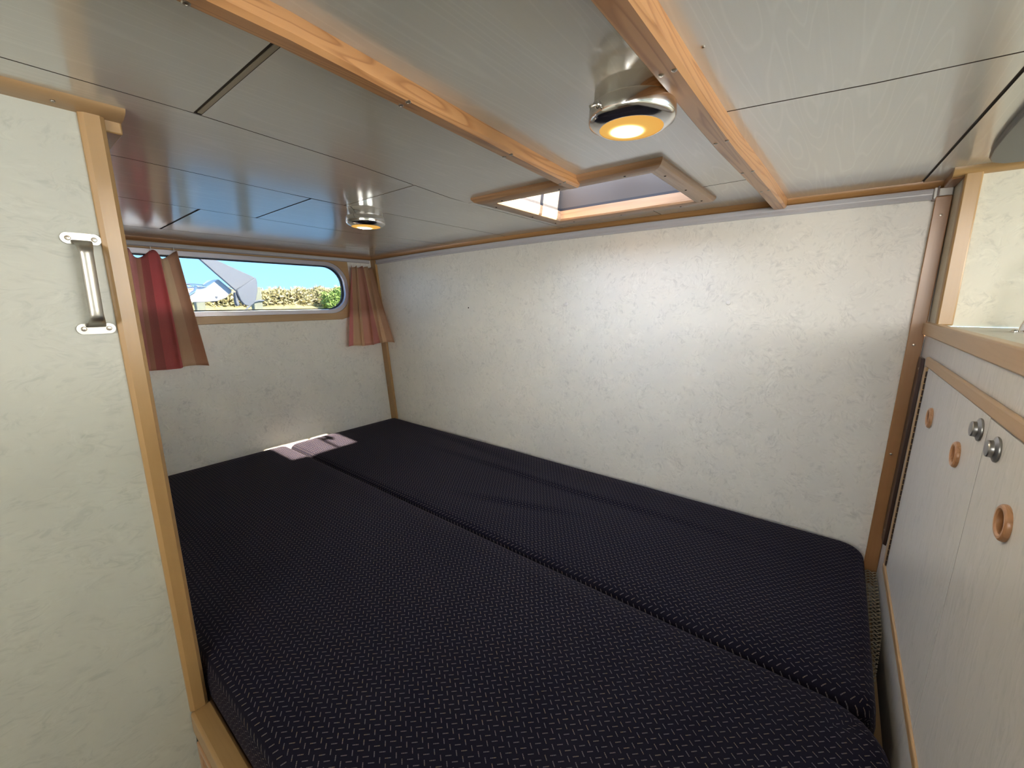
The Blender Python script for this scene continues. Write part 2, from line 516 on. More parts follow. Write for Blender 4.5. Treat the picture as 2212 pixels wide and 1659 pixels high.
def camber_solid(outer, holes, zf, zb):
    """flat outline cut every 10 cm across so that it can follow the cambered deckhead; returns MB"""
    loops = [outer] + holes
    flat = [p for l in loops for p in l]
    tri = tessellate_polygon([[Vector((p[0], p[1], 0)) for p in l] for l in loops])
    bm = bmesh.new()
    vv = [bm.verts.new((p[0], p[1], 0)) for p in flat]
    for t in tri:
        try: bm.faces.new([vv[i] for i in t])
        except ValueError: pass
    for k in range(-21, 14):
        bmesh.ops.bisect_plane(bm, geom=bm.verts[:] + bm.edges[:] + bm.faces[:], plane_co=(k * 0.1, 0, 0), plane_no=(1, 0, 0), dist=1e-6)
    bm.verts.index_update()
    n0 = len(bm.verts)
    vs = [(v.co.x, v.co.y, zf(v.co.x)) for v in bm.verts] + [(v.co.x, v.co.y, zb(v.co.x)) for v in bm.verts]
    fs = []
    for f in bm.faces:
        ix = [v.index for v in f.verts]
        fs.append(tuple(ix)); fs.append(tuple(i + n0 for i in ix[::-1]))
    for e in bm.edges:
        if len(e.link_faces) == 1:
            a, b = e.verts[0].index, e.verts[1].index
            fs.append((a, b, b + n0, a + n0))
    bm.free()
    return MB().add(vs, fs)
ROOT = {}
def obj(name, mb, mat, parent=None, bevel=0.0, smooth=True, ang=35, seg=2):
    me = bpy.data.meshes.new(name)
    off = Vector((0, 0, 0))
    p = parent
    while p is not None:
        off += Vector(p.location); p = p.parent
    base = Vector((0, 0, Z0)) - off
    me.from_pydata([tuple(Vector(v) + base) for v in mb.v], [], mb.f)
    bm = bmesh.new(); bm.from_mesh(me)
    bmesh.ops.recalc_face_normals(bm, faces=bm.faces)
    bm.to_mesh(me); bm.free()
    if smooth:
        me.polygons.foreach_set('use_smooth', [True] * len(me.polygons))
        me.set_sharp_from_angle(angle=math.radians(ang))
    if mb.uv:
        l = me.uv_layers.new(name='UVMap')
        for lp in me.loops:
            l.data[lp.index].uv = mb.uv[lp.vertex_index]
    me.materials.append(mat)
    o = bpy.data.objects.new(name, me)
    COL.objects.link(o)
    if parent is not None: o.parent = parent
    if bevel > 0:
        b = o.modifiers.new('bevel', 'BEVEL'); b.width = bevel; b.segments = seg; b.limit_method = 'ANGLE'
        b.angle_limit = math.radians(40)
    return o
def thing(name, loc, label, cat, group=None):
    o = bpy.data.objects.new(name, None)
    o.location = (loc[0], loc[1], loc[2] + Z0)
    o.empty_display_size = 0.05
    COL.objects.link(o)
    o['label'] = label; o['category'] = cat
    if group: o['group'] = group
    return o
def tag(o, label, cat, group=None):
    o['label'] = label; o['category'] = cat
    if group: o['group'] = group
    return o
def struct(name, mb, mat, parent=None, **k):
    o = obj(name, mb, mat, parent, **k)
    if parent is None: o['kind'] = 'structure'
    return o
def sholder(name, loc=(0, 0, 0)):
    o = bpy.data.objects.new(name, None); COL.objects.link(o); o['kind'] = 'structure'
    o.location = (loc[0], loc[1], loc[2] + Z0); o.empty_display_size = 0.05
    return o

def cz(x): return 0.240 - 0.0105 * (x + 0.4) ** 2          # cambered deckhead
def wx(z): return -1.848 - 0.118 * z                        # flared hull side
def W(z): return 0.148 + 0.0115 * (z + 0.05)                # cabinet face

_screw = {}
def screw(name, parent, p, ax, r=0.0035, mat='screw'):
    """countersunk cross-head screw; shares mesh data by direction and size"""
    key = (tuple(round(a, 2) for a in ax), r, mat)
    if key not in _screw:
        mb = MB()
        mb.lathe((0, 0, -Z0), ax, [(r * 0.92, -0.001), (r, 0.0004), (r * 0.78, 0.0011), (r * 0.30, 0.0013), (r * 0.22, 0.0004)], 14)
        o = obj(name, mb, M[mat]); _screw[key] = o
    else:
        o = _screw[key].copy(); COL.objects.link(o)
        o.name = name
    off = Vector((p[0], p[1], p[2] + Z0))
    q = parent
    while q is not None:
        off -= Vector(q.location); q = q.parent
    o.parent = parent
    o.location = off
    return o

def rrect(y0, y1, z0, z1, r, k=8):
    out = []
    for cyy, czz, a0 in ((y1 - r, z0 + r, -90), (y1 - r, z1 - r, 0), (y0 + r, z1 - r, 90), (y0 + r, z0 + r, 180)):
        for i in range(k + 1):
            a = math.radians(a0 + 90 * i / k)
            out.append((cyy + r * math.cos(a), czz + r * math.sin(a)))
    return out

# ------------------------------------------------------------------ shell
struct('floor', MB().box(-2.2, 1.35, -1.3, 1.4, -1.47, -1.45), M['sole'])
# aft bulkhead behind the berth
wb = struct('wall_back', MB().box(-1.99, 0.16, 1.25, 1.275, -1.45, 0.30), M['lam_back'])
for x, z in ((-0.746, -0.009), (-0.241, -0.005)):
    obj('screw_cap', MB().lathe((x, 1.25, z), (0, -1, 0), [(0.0060, -0.0005), (0.0060, 0.0012), (0.0048, 0.0028), (0.0012, 0.0034)], 16), M['white'], wb)
obj('drill_hole', MB().lathe((-1.212, 1.2497, -0.024), (0, -1, 0), [(0.0028, -0.002), (0.0028, 0.0004)], 12), M['hole'], wb)
# hull side with the window opening
OPEN = rrect(0.17, 1.082, -0.034, 0.166, 0.085)
wl = struct('wall_left', MB().plate([(-1.2, -1.45), (1.27, -1.45), (1.27, 0.30), (-1.2, 0.30)], [OPEN],
            lambda p: (wx(p[1]), p[0], p[1]), lambda p: (wx(p[1]) - 0.03, p[0], p[1])), M['lam_side'])
win = sholder('window_1', (wx(0), 0.62, 0))
def ring(o1, o2, mb, f, b):
    return mb.plate(o1, [o2], f, b)
SUR = rrect(0.13, 1.108, -0.078, 0.205, 0.02)
SUR = [(0.13, -0.078), (1.045, -0.078), (1.085, -0.066), (1.103, -0.03), (1.108, 0.02), (1.108, 0.205), (0.13, 0.205)]
SI = rrect(0.155, 1.097, -0.049, 0.181, 0.098)
obj('window_surround', MB().plate(SUR, [SI], lambda p: (wx(p[1]) + 0.009, p[0], p[1]), lambda p: (wx(p[1]) - 0.001, p[0], p[1])), M['beech_y'], win, bevel=0.002)
obj('window_frame', MB().plate(SI, [rrect(0.172, 1.080, -0.032, 0.164, 0.083)], lambda p: (wx(p[1]) + 0.005, p[0], p[1]), lambda p: (wx(p[1]) - 0.034, p[0], p[1])), M['alu'], win, bevel=0.002)
obj('window_seal', MB().plate(rrect(0.1725, 1.0795, -0.0315, 0.1635, 0.0825), [rrect(0.177, 1.075, -0.027, 0.159, 0.078)], lambda p: (wx(p[1]) - 0.014, p[0], p[1]), lambda p: (wx(p[1]) - 0.026, p[0], p[1])), M['rubber'], win)
obj('window_pane', MB().plate(rrect(0.174, 1.078, -0.030, 0.162, 0.081), [], lambda p: (wx(p[1]) - 0.020, p[0], p[1]), lambda p: (wx(p[1]) - 0.0205, p[0], p[1])), M['pane'], win, smooth=False)
# closet partition on the near left: one face toward the gangway, one along the berth
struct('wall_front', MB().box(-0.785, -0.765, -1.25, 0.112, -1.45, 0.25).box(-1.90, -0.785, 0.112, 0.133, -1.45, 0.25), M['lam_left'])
# galley bulkhead (cream) right of the berth, and its return beside the berth
struct('wall_right', MB().box(0.149, 1.32, 1.15, 1.17, -0.05, 0.26).box(0.149, 0.165, 1.17, 1.25, -0.05, 0.26), M['lam_yel'])
struct('wall_galley', MB().plate([(-1.25, -1.45), (1.17, -1.45), (1.17, 0.26), (-1.25, 0.26)], [rrect(0.12, 1.08, -0.03, 0.18, 0.06)],
       lambda p: (1.30, p[0], p[1]), lambda p: (1.32, p[0], p[1])), M['lam_yel'])
w3 = sholder('window_3', (1.31, 0.3, 0.075))
obj('window_frame', MB().plate(rrect(0.105, 1.095, -0.045, 0.195, 0.07), [rrect(0.125, 1.075, -0.025, 0.175, 0.058)], lambda p: (1.295, p[0], p[1]), lambda p: (1.325, p[0], p[1])), M['alu'], w3)
obj('window_pane', MB().plate(rrect(0.12, 1.08, -0.03, 0.18, 0.06), [], lambda p: (1.312, p[0], p[1]), lambda p: (1.313, p[0], p[1])), M['gel'], w3)
# bulkhead behind the photographer with an opening added for the rear fill light
struct('wall_rear', MB().plate([(-2.0, -1.45), (1.32, -1.45), (1.32, 0.26), (-2.0, 0.26)], [[(-0.30, -0.045), (0.86, -0.045), (0.86, 0.215), (-0.30, 0.215)]],
       lambda p: (p[0], -1.16, p[1]), lambda p: (p[0], -1.18, p[1])), M['lam_back'])
struct('rear_sky_blocker', MB().box(-0.40, 0.96, -1.24, -1.22, -1.45, 0.26), M['white'])  # unseen panel added to block the sky behind the rear opening

# ------------------------------------------------------------------ deckhead: slab, panels, cove mouldings
HOLE = [(-0.672, 0.797), (-0.302, 0.797), (-0.302, 1.083), (-0.672, 1.083)]
XS = [-2.02, -1.8, -1.6, -1.4, -1.2, -1.0, -0.8, -0.6, -0.4, -0.2, 0.0, 0.3, 0.6, 0.9, 1.35]
OUT = [(x, -1.3) for x in XS] + [(x, 1.30) for x in XS[::-1]]
ceil = struct('ceiling', camber_solid(OUT, [HOLE], lambda x: cz(x) + 0.0015, lambda x: cz(x) + 0.09), M['grey_back'], smooth=False)
def s1(y):   # seam lines between the ceiling boards, slightly wandering as fitted
    return -0.683 - 0.022 * max(0, min(1, (y - 0.2) / 0.25)) - 0.05 * max(0, min(1, (y - 0.45) / 0.3))
def s2(y): return -0.962 - 0.039 * max(0, min(1, (y - 0.17) / 0.38))
def s3(y): return -1.287 - 0.046 * max(0, min(1, (y - 0.22) / 0.55)) + 0.036 * max(0, min(1, (y - 0.78) / 0.5))
def s4(y): return -1.675 + 0.03 * max(0, min(1, (y - 0.3) / 0.9))
def b1l(y): return -0.417 - 0.04 * max(0, min(1, (y - 0.2) / 0.52))
def rj(y): return 0.128 - 0.03 * max(0, min(1, (y - 0.5) / 0.75))
ys = [-1.2, -0.6, 0.05, 0.2, 0.32, 0.45, 0.6, 0.72, 0.85, 1.0, 1.15, 1.249]
def cboard(lf, rf, ya, yb, ga=0.0, gb=0.0, hole=None, dz=0.0):
    """one ceiling board between two seam lines from ya to yb (ga, gb: half gaps at its ends)"""
    g = 0.0013
    a, b = ya + ga, yb - gb
    yy = [a] + [y for y in ys if a + 0.01 < y < b - 0.01] + [b]
    pl = [(lf(y) + g, y) for y in yy] + [(rf(y) - g, y) for y in yy[::-1]]
    return cpoly(pl, dz)
def cpoly(pl, dz=0.0, holes=None):
    mb = camber_solid(pl, holes or [], lambda x: cz(x) + dz, lambda x: cz(x) + 0.0014 + dz * 0.3)
    o = obj('ceiling_panel', mb, M['ceil'], ceil)
    o.data.materials.append(M['grey_back'])
    for p in o.data.polygons:
        if abs(p.normal.z) < 0.5: p.material_index = 1
    return o
B1 = lambda y: b1l(y) + 0.012
B2 = lambda y: -0.160 + 0.012 * max(0, min(1, (y - 0.7) / 0.45))
EL = lambda y: -1.895
ER = lambda y: 1.30
cboard(EL, s4, -1.2, 1.249)
cboard(s4, s3, -1.2, 0.381, 0, 0.003)
cboard(s4, s3, 0.381, 1.249, 0.003, 0)
cboard(s3, s2, -1.2, 0.515, 0, 0.0022)
cboard(s3, s2, 0.515, 1.249, 0.0022, 0)
cboard(s2, s1, -1.2, 0.600, 0, 0.0018)
cboard(s2, s1, 0.600, 1.249, 0.0018, 0)
cboard(s1, B1, -1.2, 0.213, 0, 0.0045)
# around the skylight the boards are notched
yy = [0.2175, 0.32, 0.45, 0.6, 0.72]
cpoly([(s1(y) + 0.0011, y) for y in yy] + [(s1(0.786) + 0.001, 0.786), (B1(0.786), 0.786)] + [(B1(y) - 0.0011, y) for y in yy[::-1]])
cpoly([(s1(0.787) + 0.0005, 0.787), (-0.6725, 0.787), (-0.6725, 1.084), (-0.433, 1.084), (-0.433, 1.249), (s1(1.249) + 0.0005, 1.249)])
cpoly([(B1(-1.2) + 0.001, -1.2), (B2(-1.2), -1.2), (B2(0.7), 0.7), (B2(0.99), 0.994), (-0.3015, 1.000), (-0.3015, 0.7965), (B1(0.79), 0.7965), (B1(0.7), 0.7), (B1(0.45), 0.45), (B1(0.2), 0.2)])
cpoly([(-0.3015, 1.003), (B2(1.0), 0.997), (B2(1.25), 1.249), (-0.431, 1.249), (-0.431, 1.084), (-0.3015, 1.084)])
cpoly([(B2(-1.2), -1.2), (rj(-1.2) - 0.001, -1.2), (rj(0.5) - 0.001, 0.5), (rj(0.65) - 0.001, 0.668), (0.0, 0.658), (B2(0.63), 0.632)])
cpoly([(B2(0.64), 0.635), (0.0, 0.661), (rj(0.67) - 0.001, 0.671), (rj(0.9) - 0.001, 0.9), (rj(1.249) - 0.001, 1.249), (B2(1.249), 1.249)])
cboard(lambda y: rj(y) + 0.0015, ER, -1.2, 1.249, 0, 0, dz=-0.0012)
def jstrip(xa, ya, xb, yb, wd, nm='joint_strip'):
    mb = MB(); vs = []
    k = 6
    for i in range(k + 1):
        t = i / k; x = xa + (xb - xa) * t; y = ya + (yb - ya) * t
        vs += [(x, y - wd, cz(x) + 0.0004), (x, y + wd, cz(x) + 0.0004), (x, y + wd, cz(x) + 0.0016), (x, y - wd, cz(x) + 0.0016)]
    fs = [(4 * i + j, 4 * i + (j + 1) % 4, 4 * i + 4 + (j + 1) % 4, 4 * i + 4 + j) for i in range(k) for j in range(4)] + [(0, 1, 2, 3), (4 * k, 4 * k + 1, 4 * k + 2, 4 * k + 3)]
    return obj(nm, mb.add(vs, fs), M['strip'], ceil)
jstrip(-0.680, 0.2148, -0.408, 0.2148, 0.0024)
jstrip(-0.993, 0.6000, -0.732, 0.6000, 0.0014)
for p in ((-0.134, 0.468), (-0.232, 0.585)):
    screw('screw', ceil, (p[0], p[1], cz(p[0])), (0, 0, -1), 0.002)

def cove(name, f, path, mat, n=5):
    """moulding: f(i, t) gives section points"""
    mb = MB(); mb.sweep(f, path); return struct(name, mb, mat)
def quarter(cx_, cz_, r, sxn, szn, n=6):
    """quarter round section in a plane: corner at (cx_,cz_), bulging toward sxn, szn"""
    pts = [(cx_, cz_)]
    for i in range(n + 1):
        a = math.pi / 2 * i / n
        pts.append((cx_ + sxn * r * math.cos(a), cz_ + szn * r * math.sin(a)))
    return pts
xs = [-1.88 + i * (1.88 + 0.135) / 20 for i in range(21)]
cove('trim_1', lambda i: [(xs[i], y, z) for y, z in quarter(1.2505, cz(xs[i]) + 0.001, 0.015, -1, -1)], xs, M['trim_x'])
yl = [0.134, 0.5, 0.9, 1.236]
cove('trim_2', lambda i: [(x, yl[i], z) for x, z in quarter(wx(0.217) - 0.001, cz(-1.87) + 0.001, 0.016, 1, -1)], yl, M['trim_y'])
# corner battens of the aft bulkhead
cb = struct('trim_3', MB().add([(wx(-0.68), 1.251, -0.68), (wx(-0.68) + 0.045, 1.251, -0.68), (wx(-0.68) + 0.045, 1.238, -0.68), (wx(-0.68), 1.238, -0.68),
       (wx(0.205), 1.251, 0.205), (wx(0.205) + 0.037, 1.251, 0.205), (wx(0.205) + 0.037, 1.238, 0.205), (wx(0.205), 1.238, 0.205)],
       [(0, 1, 2, 3), (4, 5, 6, 7), (0, 1, 5, 4), (1, 2, 6, 5), (2, 3, 7, 6), (3, 0, 4, 7)]), M['beech_z'], bevel=0.002)
screw('screw', cb, (-1.787, 1.238, -0.42), (0, -1, 0), 0.002)
rp_ = struct('trim_4', MB().add([(0.117, 1.251, -0.68), (0.143, 1.251, -0.68), (0.141, 1.236, -0.68), (0.115, 1.236, -0.68),
       (0.126, 1.251, 0.206), (0.1485, 1.251, 0.206), (0.1485, 1.236, 0.206), (0.1235, 1.236, 0.206)],
       [(0, 1, 2, 3), (4, 5, 6, 7), (0, 1, 5, 4), (1, 2, 6, 5), (2, 3, 7, 6), (3, 0, 4, 7)]), M['mahog_z'], bevel=0.0015)
for x, z in ((0.136, 0.169), (0.132, -0.095), (0.128, -0.345)):
    screw('screw', rp_, (x, 1.236, z), (0, -1, 0), 0.0026)
# upright and cornice of the galley bulkhead
struct('trim_5', MB().box(0.148, 0.171, 1.141, 1.162, -0.048, 0.226), M['beech_z'], bevel=0.0025)
cove('trim_6', lambda i: [((0.132, 1.3)[i], y, z) for y, z in quarter(1.152, cz(0.2) - 0.0005, 0.018, -1, -0.8)], (0, 1), M['beech_x'])
struct('trim_7', MB().box(0.132, 0.150, 1.152, 1.236, cz(0.15) - 0.017, cz(0.15) - 0.0005), M['trim_y'], bevel=0.003)
# near-left partition: corner post and cornice
pst = struct('trim_8', MB().hexa([(-0.795, 0.1105), (-0.761, 0.1105), (-0.757, 0.1155), (-0.757, 0.130), (-0.761, 0.135), (-0.795, 0.135)], -0.6585, 0.232), M['beech_z'], bevel=0.001)
cor = struct('trim_9', MB().sweep(lambda i: [(x, (-1.2, 0.152)[i], z) for x, z in quarter(-0.766, cz(-0.75) + 0.0005, 0.031, 1, -0.32)], (0, 1)), M['beech_y'])
struct('trim_10', MB().box(-1.87, -0.766, 0.1335, 0.152, cz(-1.3) - 0.016, cz(-0.8) + 0.0005), M['beech_x'], bevel=0.002)
screw('screw', cor, (-0.748, 0.090, 0.2305), (0.3, 0, -1), 0.0022)

# ------------------------------------------------------------------ pine beams under the deckhead
def beam(name, left, wdt, h, y0, y1, label, chamf=0.0025):
    t = thing(name, (left(0.6) + wdt / 2, 0.6, cz(-0.3) - h), label, 'beam', 'pine beams under the ceiling')
    yy = [y0, -0.5, 0.0, 0.2, 0.32, 0.45, 0.6, 0.72, 0.85, 1.0, y1]
    yy = [y for y in yy if y <= y1]
    def sec(i):
        y = yy[i]; l = left(y); r = l + wdt; zt = cz(l) + 0.0005; zb = cz(l) - h
        return [(l, y, zt), (l, y, zb + chamf), (l + chamf, y, zb), (r - chamf * 1.6, y, zb), (r, y, zb + chamf * 1.6), (r, y, zt)]
    obj('beam_timber', MB().sweep(sec, yy), M['pine_y'], t, ang=20)
    return t
bt1 = beam('ceiling_beam', b1l, 0.0235, 0.020, -1.19, 0.768, 'honey pine ceiling beam that ends at the skylight frame')
bt2 = beam('ceiling_beam', lambda y: -0.174 + 0.014 * max(0, min(1, (y - 0.7) / 0.45)), 0.0275, 0.022, -1.19, 1.236, 'honey pine ceiling beam running past the larger lamp to the back wall')
obj('gap_light_line', MB().sweep(lambda i: [(b1l(y) - dx, y, cz(b1l(y)) - dz) for y in [(-1.1, 0.0, 0.2, 0.45, 0.6, 0.75)[i]] for dx, dz in ((0.0018, -0.0003), (0.0018, 0.0006), (-0.0003, 0.0022), (-0.0003, -0.0003))], range(6)), M['white'], bt1)  # white strip standing in for the light in the gap beside the beam
for x, y in ((-0.412, 0.131), (-0.400, 0.132), (-0.422, 0.333), (-0.409, 0.333), (-0.438, 0.539), (-0.424, 0.538), (-0.451, 0.723), (-0.438, 0.718)):
    screw('screw', bt1, (x, y, 0.2200), (0, 0, -1), 0.0031)
for x, y in ((-0.166, 0.449), (-0.153, 0.448), (-0.167, 0.678), (-0.152, 0.676), (-0.163, 0.856), (-0.147, 0.855), (-0.156, 1.02), (-0.143, 1.016)):
    screw('screw', bt2, (x, y, 0.2175), (0, 0, -1), 0.0028)

# ------------------------------------------------------------------ skylight
sk = sholder('window_2', (-0.487, 0.94, 0.24))
def frame_board(p_out, p_in, mat, th=0.012):
    """mitred board: outer edge p_out[0..1], inner edge p_in[0..1]"""
    (ax, ay), (bx, by) = p_out; (cx1, cy1), (dx1, dy1) = p_in
    def sec(i):
        o = Vector(p_out[i]); q = Vector(p_in[i]); d = q - o
        pts = []
        for t, z in ((0.0, 0.0005), (0.0, -0.004), (0.12, -0.010), (0.28, -0.0125), (0.80, -0.0125), (0.95, -0.010), (1.0, -0.006), (1.0, 0.016), (0.86, 0.016), (0.86, 0.0005)):
            p = o + d * t
            pts.append((p.x, p.y, cz(p.x) + z))
        return pts
    return obj('frame_board', MB().sweep(sec, (0, 1)), mat, sk, ang=25)
O = [(-0.716, 0.754), (-0.268, 0.754), (-0.262, 1.110), (-0.716, 1.128)]
I = [(-0.670, 0.799), (-0.304, 0.799), (-0.304, 1.080), (-0.670, 1.080)]
frame_board((O[0], O[1]), (I[0], I[1]), M['frame_x'])
frame_board((O[1], O[2]), (I[1], I[2]), M['frame_y'])
frame_board((O[2], O[3]), (I[2], I[3]), M['frame_x'])
frame_board((O[3], O[0]), (I[3], I[0]), M['frame_y'])
for x, y in ((-0.345, 0.778), (-0.487, 0.778), (-0.64, 0.778), (-0.286, 0.824), (-0.285, 0.951), (-0.284, 1.072), (-0.693, 0.82), (-0.693, 0.973), (-0.693, 1.09), (-0.34, 1.103), (-0.494, 1.103), (-0.64, 1.106)):
    screw('screw', sk, (x, y, cz(x) - 0.0124), (0, 0, -1), 0.0023, 'hole')
zt_ = 0.335
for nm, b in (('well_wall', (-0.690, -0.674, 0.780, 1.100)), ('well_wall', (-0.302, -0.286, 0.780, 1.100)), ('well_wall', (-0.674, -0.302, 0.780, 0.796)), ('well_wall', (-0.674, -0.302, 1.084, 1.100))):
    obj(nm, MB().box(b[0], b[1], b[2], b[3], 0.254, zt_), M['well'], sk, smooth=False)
obj('rubber_seal', MB().plate([(-0.674, 0.796), (-0.302, 0.796), (-0.302, 1.084), (-0.674, 1.084)], [[(-0.671, 0.799), (-0.305, 0.799), (-0.305, 1.081), (-0.671, 1.081)]],
    lambda p: (p[0], p[1], 0.2535), lambda p: (p[0], p[1], 0.262)), M['rubber'], sk, smooth=False)
obj('hatch_pane', MB().box(-0.69, -0.286, 0.780, 1.100, zt_, zt_ + 0.0008), M['hatch'], sk, smooth=False)
obj('hatch_rim', MB().plate([(-0.70, 0.77), (-0.276, 0.77), (-0.276, 1.11), (-0.70, 1.11)], [[(-0.674, 0.796), (-0.302, 0.796), (-0.302, 1.084), (-0.674, 1.084)]],
    lambda p: (p[0], p[1], zt_), lambda p: (p[0], p[1], zt_ + 0.012)), M['alu'], sk, smooth=False)
hb = obj('hatch_stay', MB().box(-0.64, -0.34, 0.992, 1.004, zt_ - 0.016, zt_ - 0.004), M['alu'], sk, bevel=0.002)
obj('hatch_latch', MB().box(-0.52, -0.44, 1.02, 1.036, zt_ - 0.022, zt_ - 0.002).box(-0.49, -0.47, 1.0, 1.04, zt_ - 0.028, zt_ - 0.016), M['alu'], sk, bevel=0.002)

# ------------------------------------------------------------------ ceiling lamps
def lamp(x, y, label, sw=None, group='round chrome ceiling lamps'):
    z = cz(x)
    t = thing('ceiling_lamp', (x, y, z), label, 'lamp', group)
    obj('housing', MB().lathe((x, y, z), (0, 0, -1), [(0.0425, 0.0), (0.0435, 0.003), (0.0435, 0.021)], 48), M['chrome'], t)
    obj('bezel', MB().lathe((x, y, z), (0, 0, -1), [(0.0465, 0.018), (0.0485, 0.020), (0.0490, 0.033), (0.0478, 0.0365), (0.0440, 0.0385), (0.0375, 0.0425), (0.0362, 0.0425), (0.0362, 0.036)], 48, cap=False), M['chrome'], t, ang=50)
    obj('lens', MB().lathe((x, y, z), (0, 0, -1), [(0.0365, 0.036), (0.0363, 0.0415), (0.030, 0.0438), (0.018, 0.0455), (0.006, 0.0462)], 40), M['lens'], t)
    if sw is not None:
        d = Vector((math.cos(sw), math.sin(sw), 0)); c = Vector((x, y, z - 0.026)) + d * 0.0485
        s = obj('switch', MB().lathe(c, d, [(0.004, -0.002), (0.004, 0.0018), (0.003, 0.0028)], 14).tube([c, c + d * 0.006 + Vector((0, 0, -0.0015)), c + d * 0.011 + Vector((0, 0, -0.004))], [0.0014, 0.0013, 0.0018], 8), M['chrome'], t)
    return t
lamp(-0.218, 0.503, 'lit round chrome lamp tucked against the pine beam beside the skylight', sw=math.radians(245))
lamp(-1.005, 0.660, 'lit round chrome lamp alone on the far ceiling boards near the window', sw=math.radians(120))
lamp(0.62, 0.45, 'lit round chrome lamp over the galley counter, outside the picture', sw=math.radians(120))

# ------------------------------------------------------------------ curtain tracks
zt1 = cz(-1.87) - 0.0155
tr = thing('curtain_track', (wx(0.19) + 0.012, 0.7, 0.186), 'white curtain track above the window', 'curtain track', 'curtain tracks')
obj('rail', MB().sweep(lambda i: [(wx(z) + dx, (0.136, 1.222)[i], z) for dx, z in ((-0.001, zt1 - 0.015), (-0.001, zt1), (0.016, zt1), (0.018, zt1 - 0.004), (0.018, zt1 - 0.012), (0.013, zt1 - 0.015))], (0, 1)), M['white_plastic'], tr)
tr2 = thing('curtain_track', (-0.87, 1.243, 0.206), 'long white plastic track along the top of the back wall', 'curtain track', 'curtain tracks')
xx = [-1.83 + i * (1.83 + 0.119) / 16 for i in range(17)]
def trsec(i):
    x = xx[i]; z1 = cz(x) - 0.0145 ; z0 = z1 - 0.021
    return [(x, 1.2505, z0), (x, 1.2505, z1), (x, 1.2415, z1), (x, 1.2395, z1 - 0.003), (x, 1.2425, z1 - 0.009), (x, 1.2425, z1 - 0.011), (x, 1.2395, z0 + 0.004), (x, 1.2415, z0)]
obj('rail', MB().sweep(trsec, xx), M['white_plastic'], tr2, ang=15)
obj('end_cap', MB().box(0.1205, 0.1255, 1.238, 1.2505, 0.202, 0.224).box(0.128, 0.1475, 1.236, 1.2505, 0.2065, 0.2215), M['white'], tr2, bevel=0.0015)
obj('end_bracket', MB().box(0.119, 0.131, 1.2365, 1.2425, 0.1985, 0.2015).box(0.1255, 0.128, 1.238, 1.25, 0.202, 0.226), M['bronze'], tr2)

# ------------------------------------------------------------------ curtains
RED, PINK, TAN, BRN = (0.78, 0.17, 0.19), (0.82, 0.42, 0.38), (0.86, 0.66, 0.44), (0.66, 0.36, 0.24)
M['cur_l'] = curtain_mat('woven_curtain_left', [(0, PINK), (0.22, BRN), (0.30, (0.55, 0.13, 0.13)), (0.40, RED), (0.66, TAN), (0.84, (0.74, 0.46, 0.30))],
    [(0.0, (0.85, 0.85, 0.85)), (0.45, (1, 1, 1)), (0.60, (0.78, 0.72, 0.72)), (0.78, (0.80, 0.70, 0.68)), (1.0, (0.95, 0.92, 0.92))])
M['cur_r'] = curtain_mat('woven_curtain_right', [(0, (0.80, 0.34, 0.34)), (0.10, TAN), (0.36, (0.78, 0.44, 0.34)), (0.56, (0.66, 0.28, 0.25)), (0.66, TAN), (0.84, (0.66, 0.44, 0.29))],
    [(0.0, (0.80, 0.76, 0.72)), (0.30, (0.85, 0.78, 0.72)), (0.55, (0.72, 0.62, 0.54)), (0.66, (1, 1, 1)), (1.0, (1, 1, 1))])
def curtain(name, label, top, bot, pleats, amp0, amp1, mat, sag=0.0, phase=0.0, nu=72, nv=26):
    """cloth from the line top (2 pts) to bot (2 pts), gathered in pleats"""
    a, b = Vector(top[0]), Vector(top[1]); c, d = Vector(bot[0]), Vector(bot[1])
    t = thing(name, ((a.x + b.x) / 2, (a.y + b.y) / 2, a.z), label, 'curtain', 'curtains of the side window')
    mb = MB(); uv = []
    vs = []; fs = []
    for j in range(nv + 1):
        v = j / nv
        for i in range(nu + 1):
            u = i / nu
            p = (a.lerp(b, u)).lerp(c.lerp(d, u), v)
            h = (b - a).lerp(d - c, v).normalized()
            nrm = Vector((h.y, -h.x, 0)).normalized()
            am = amp0 + (amp1 - amp0) * v
            ph = 2 * math.pi * pleats * (u + 0.035 * math.sin(7 * u + 2 * v)) + phase
            off = am * (math.sin(ph) + 0.22 * math.sin(2.3 * ph + 1.1 + v))
            p = p + nrm * off + h * (am * 0.55 * math.cos(ph))
            if sag: p.z -= sag * (1 - v) ** 5 * (0.5 - 0.5 * math.cos(2 * math.pi * pleats * u)) 
            p.z += 0.003 * math.sin(9 * u + 1) * v
            vs.append(tuple(p)); uv.append((u, v))
    for j in range(nv):
        for i in range(nu):
            q = j * (nu + 1) + i
            fs.append((q, q + 1, q + nu + 2, q + nu + 1))
    mb.add(vs, fs); mb.uv = uv
    o = obj('cloth', mb, mat, t, ang=80)
    s = o.modifiers.new('thick', 'SOLIDIFY'); s.thickness = 0.0009; s.offset = 0
    for k in range(int(pleats) + 1):
        u = min(0.98, max(0.02, k / max(1, int(pleats))))
        p = a.lerp(b, u)
        obj('hook', MB().tube([(p.x, p.y, p.z - 0.004), (p.x + 0.002, p.y, p.z + 0.003), (p.x, p.y, p.z + 0.011)], 0.0011, 6), M['white'], t)
    return t
curtain('window_curtain', 'red and tan woven curtain at the near end of the window, behind the post',
    ((-1.852, 0.322, 0.176), (-1.852, 0.452, 0.178)), ((-1.787, 0.285, -0.222), (-1.790, 0.478, -0.222)), 2.0, 0.011, 0.012, M['cur_l'], sag=0.028, phase=0.4)
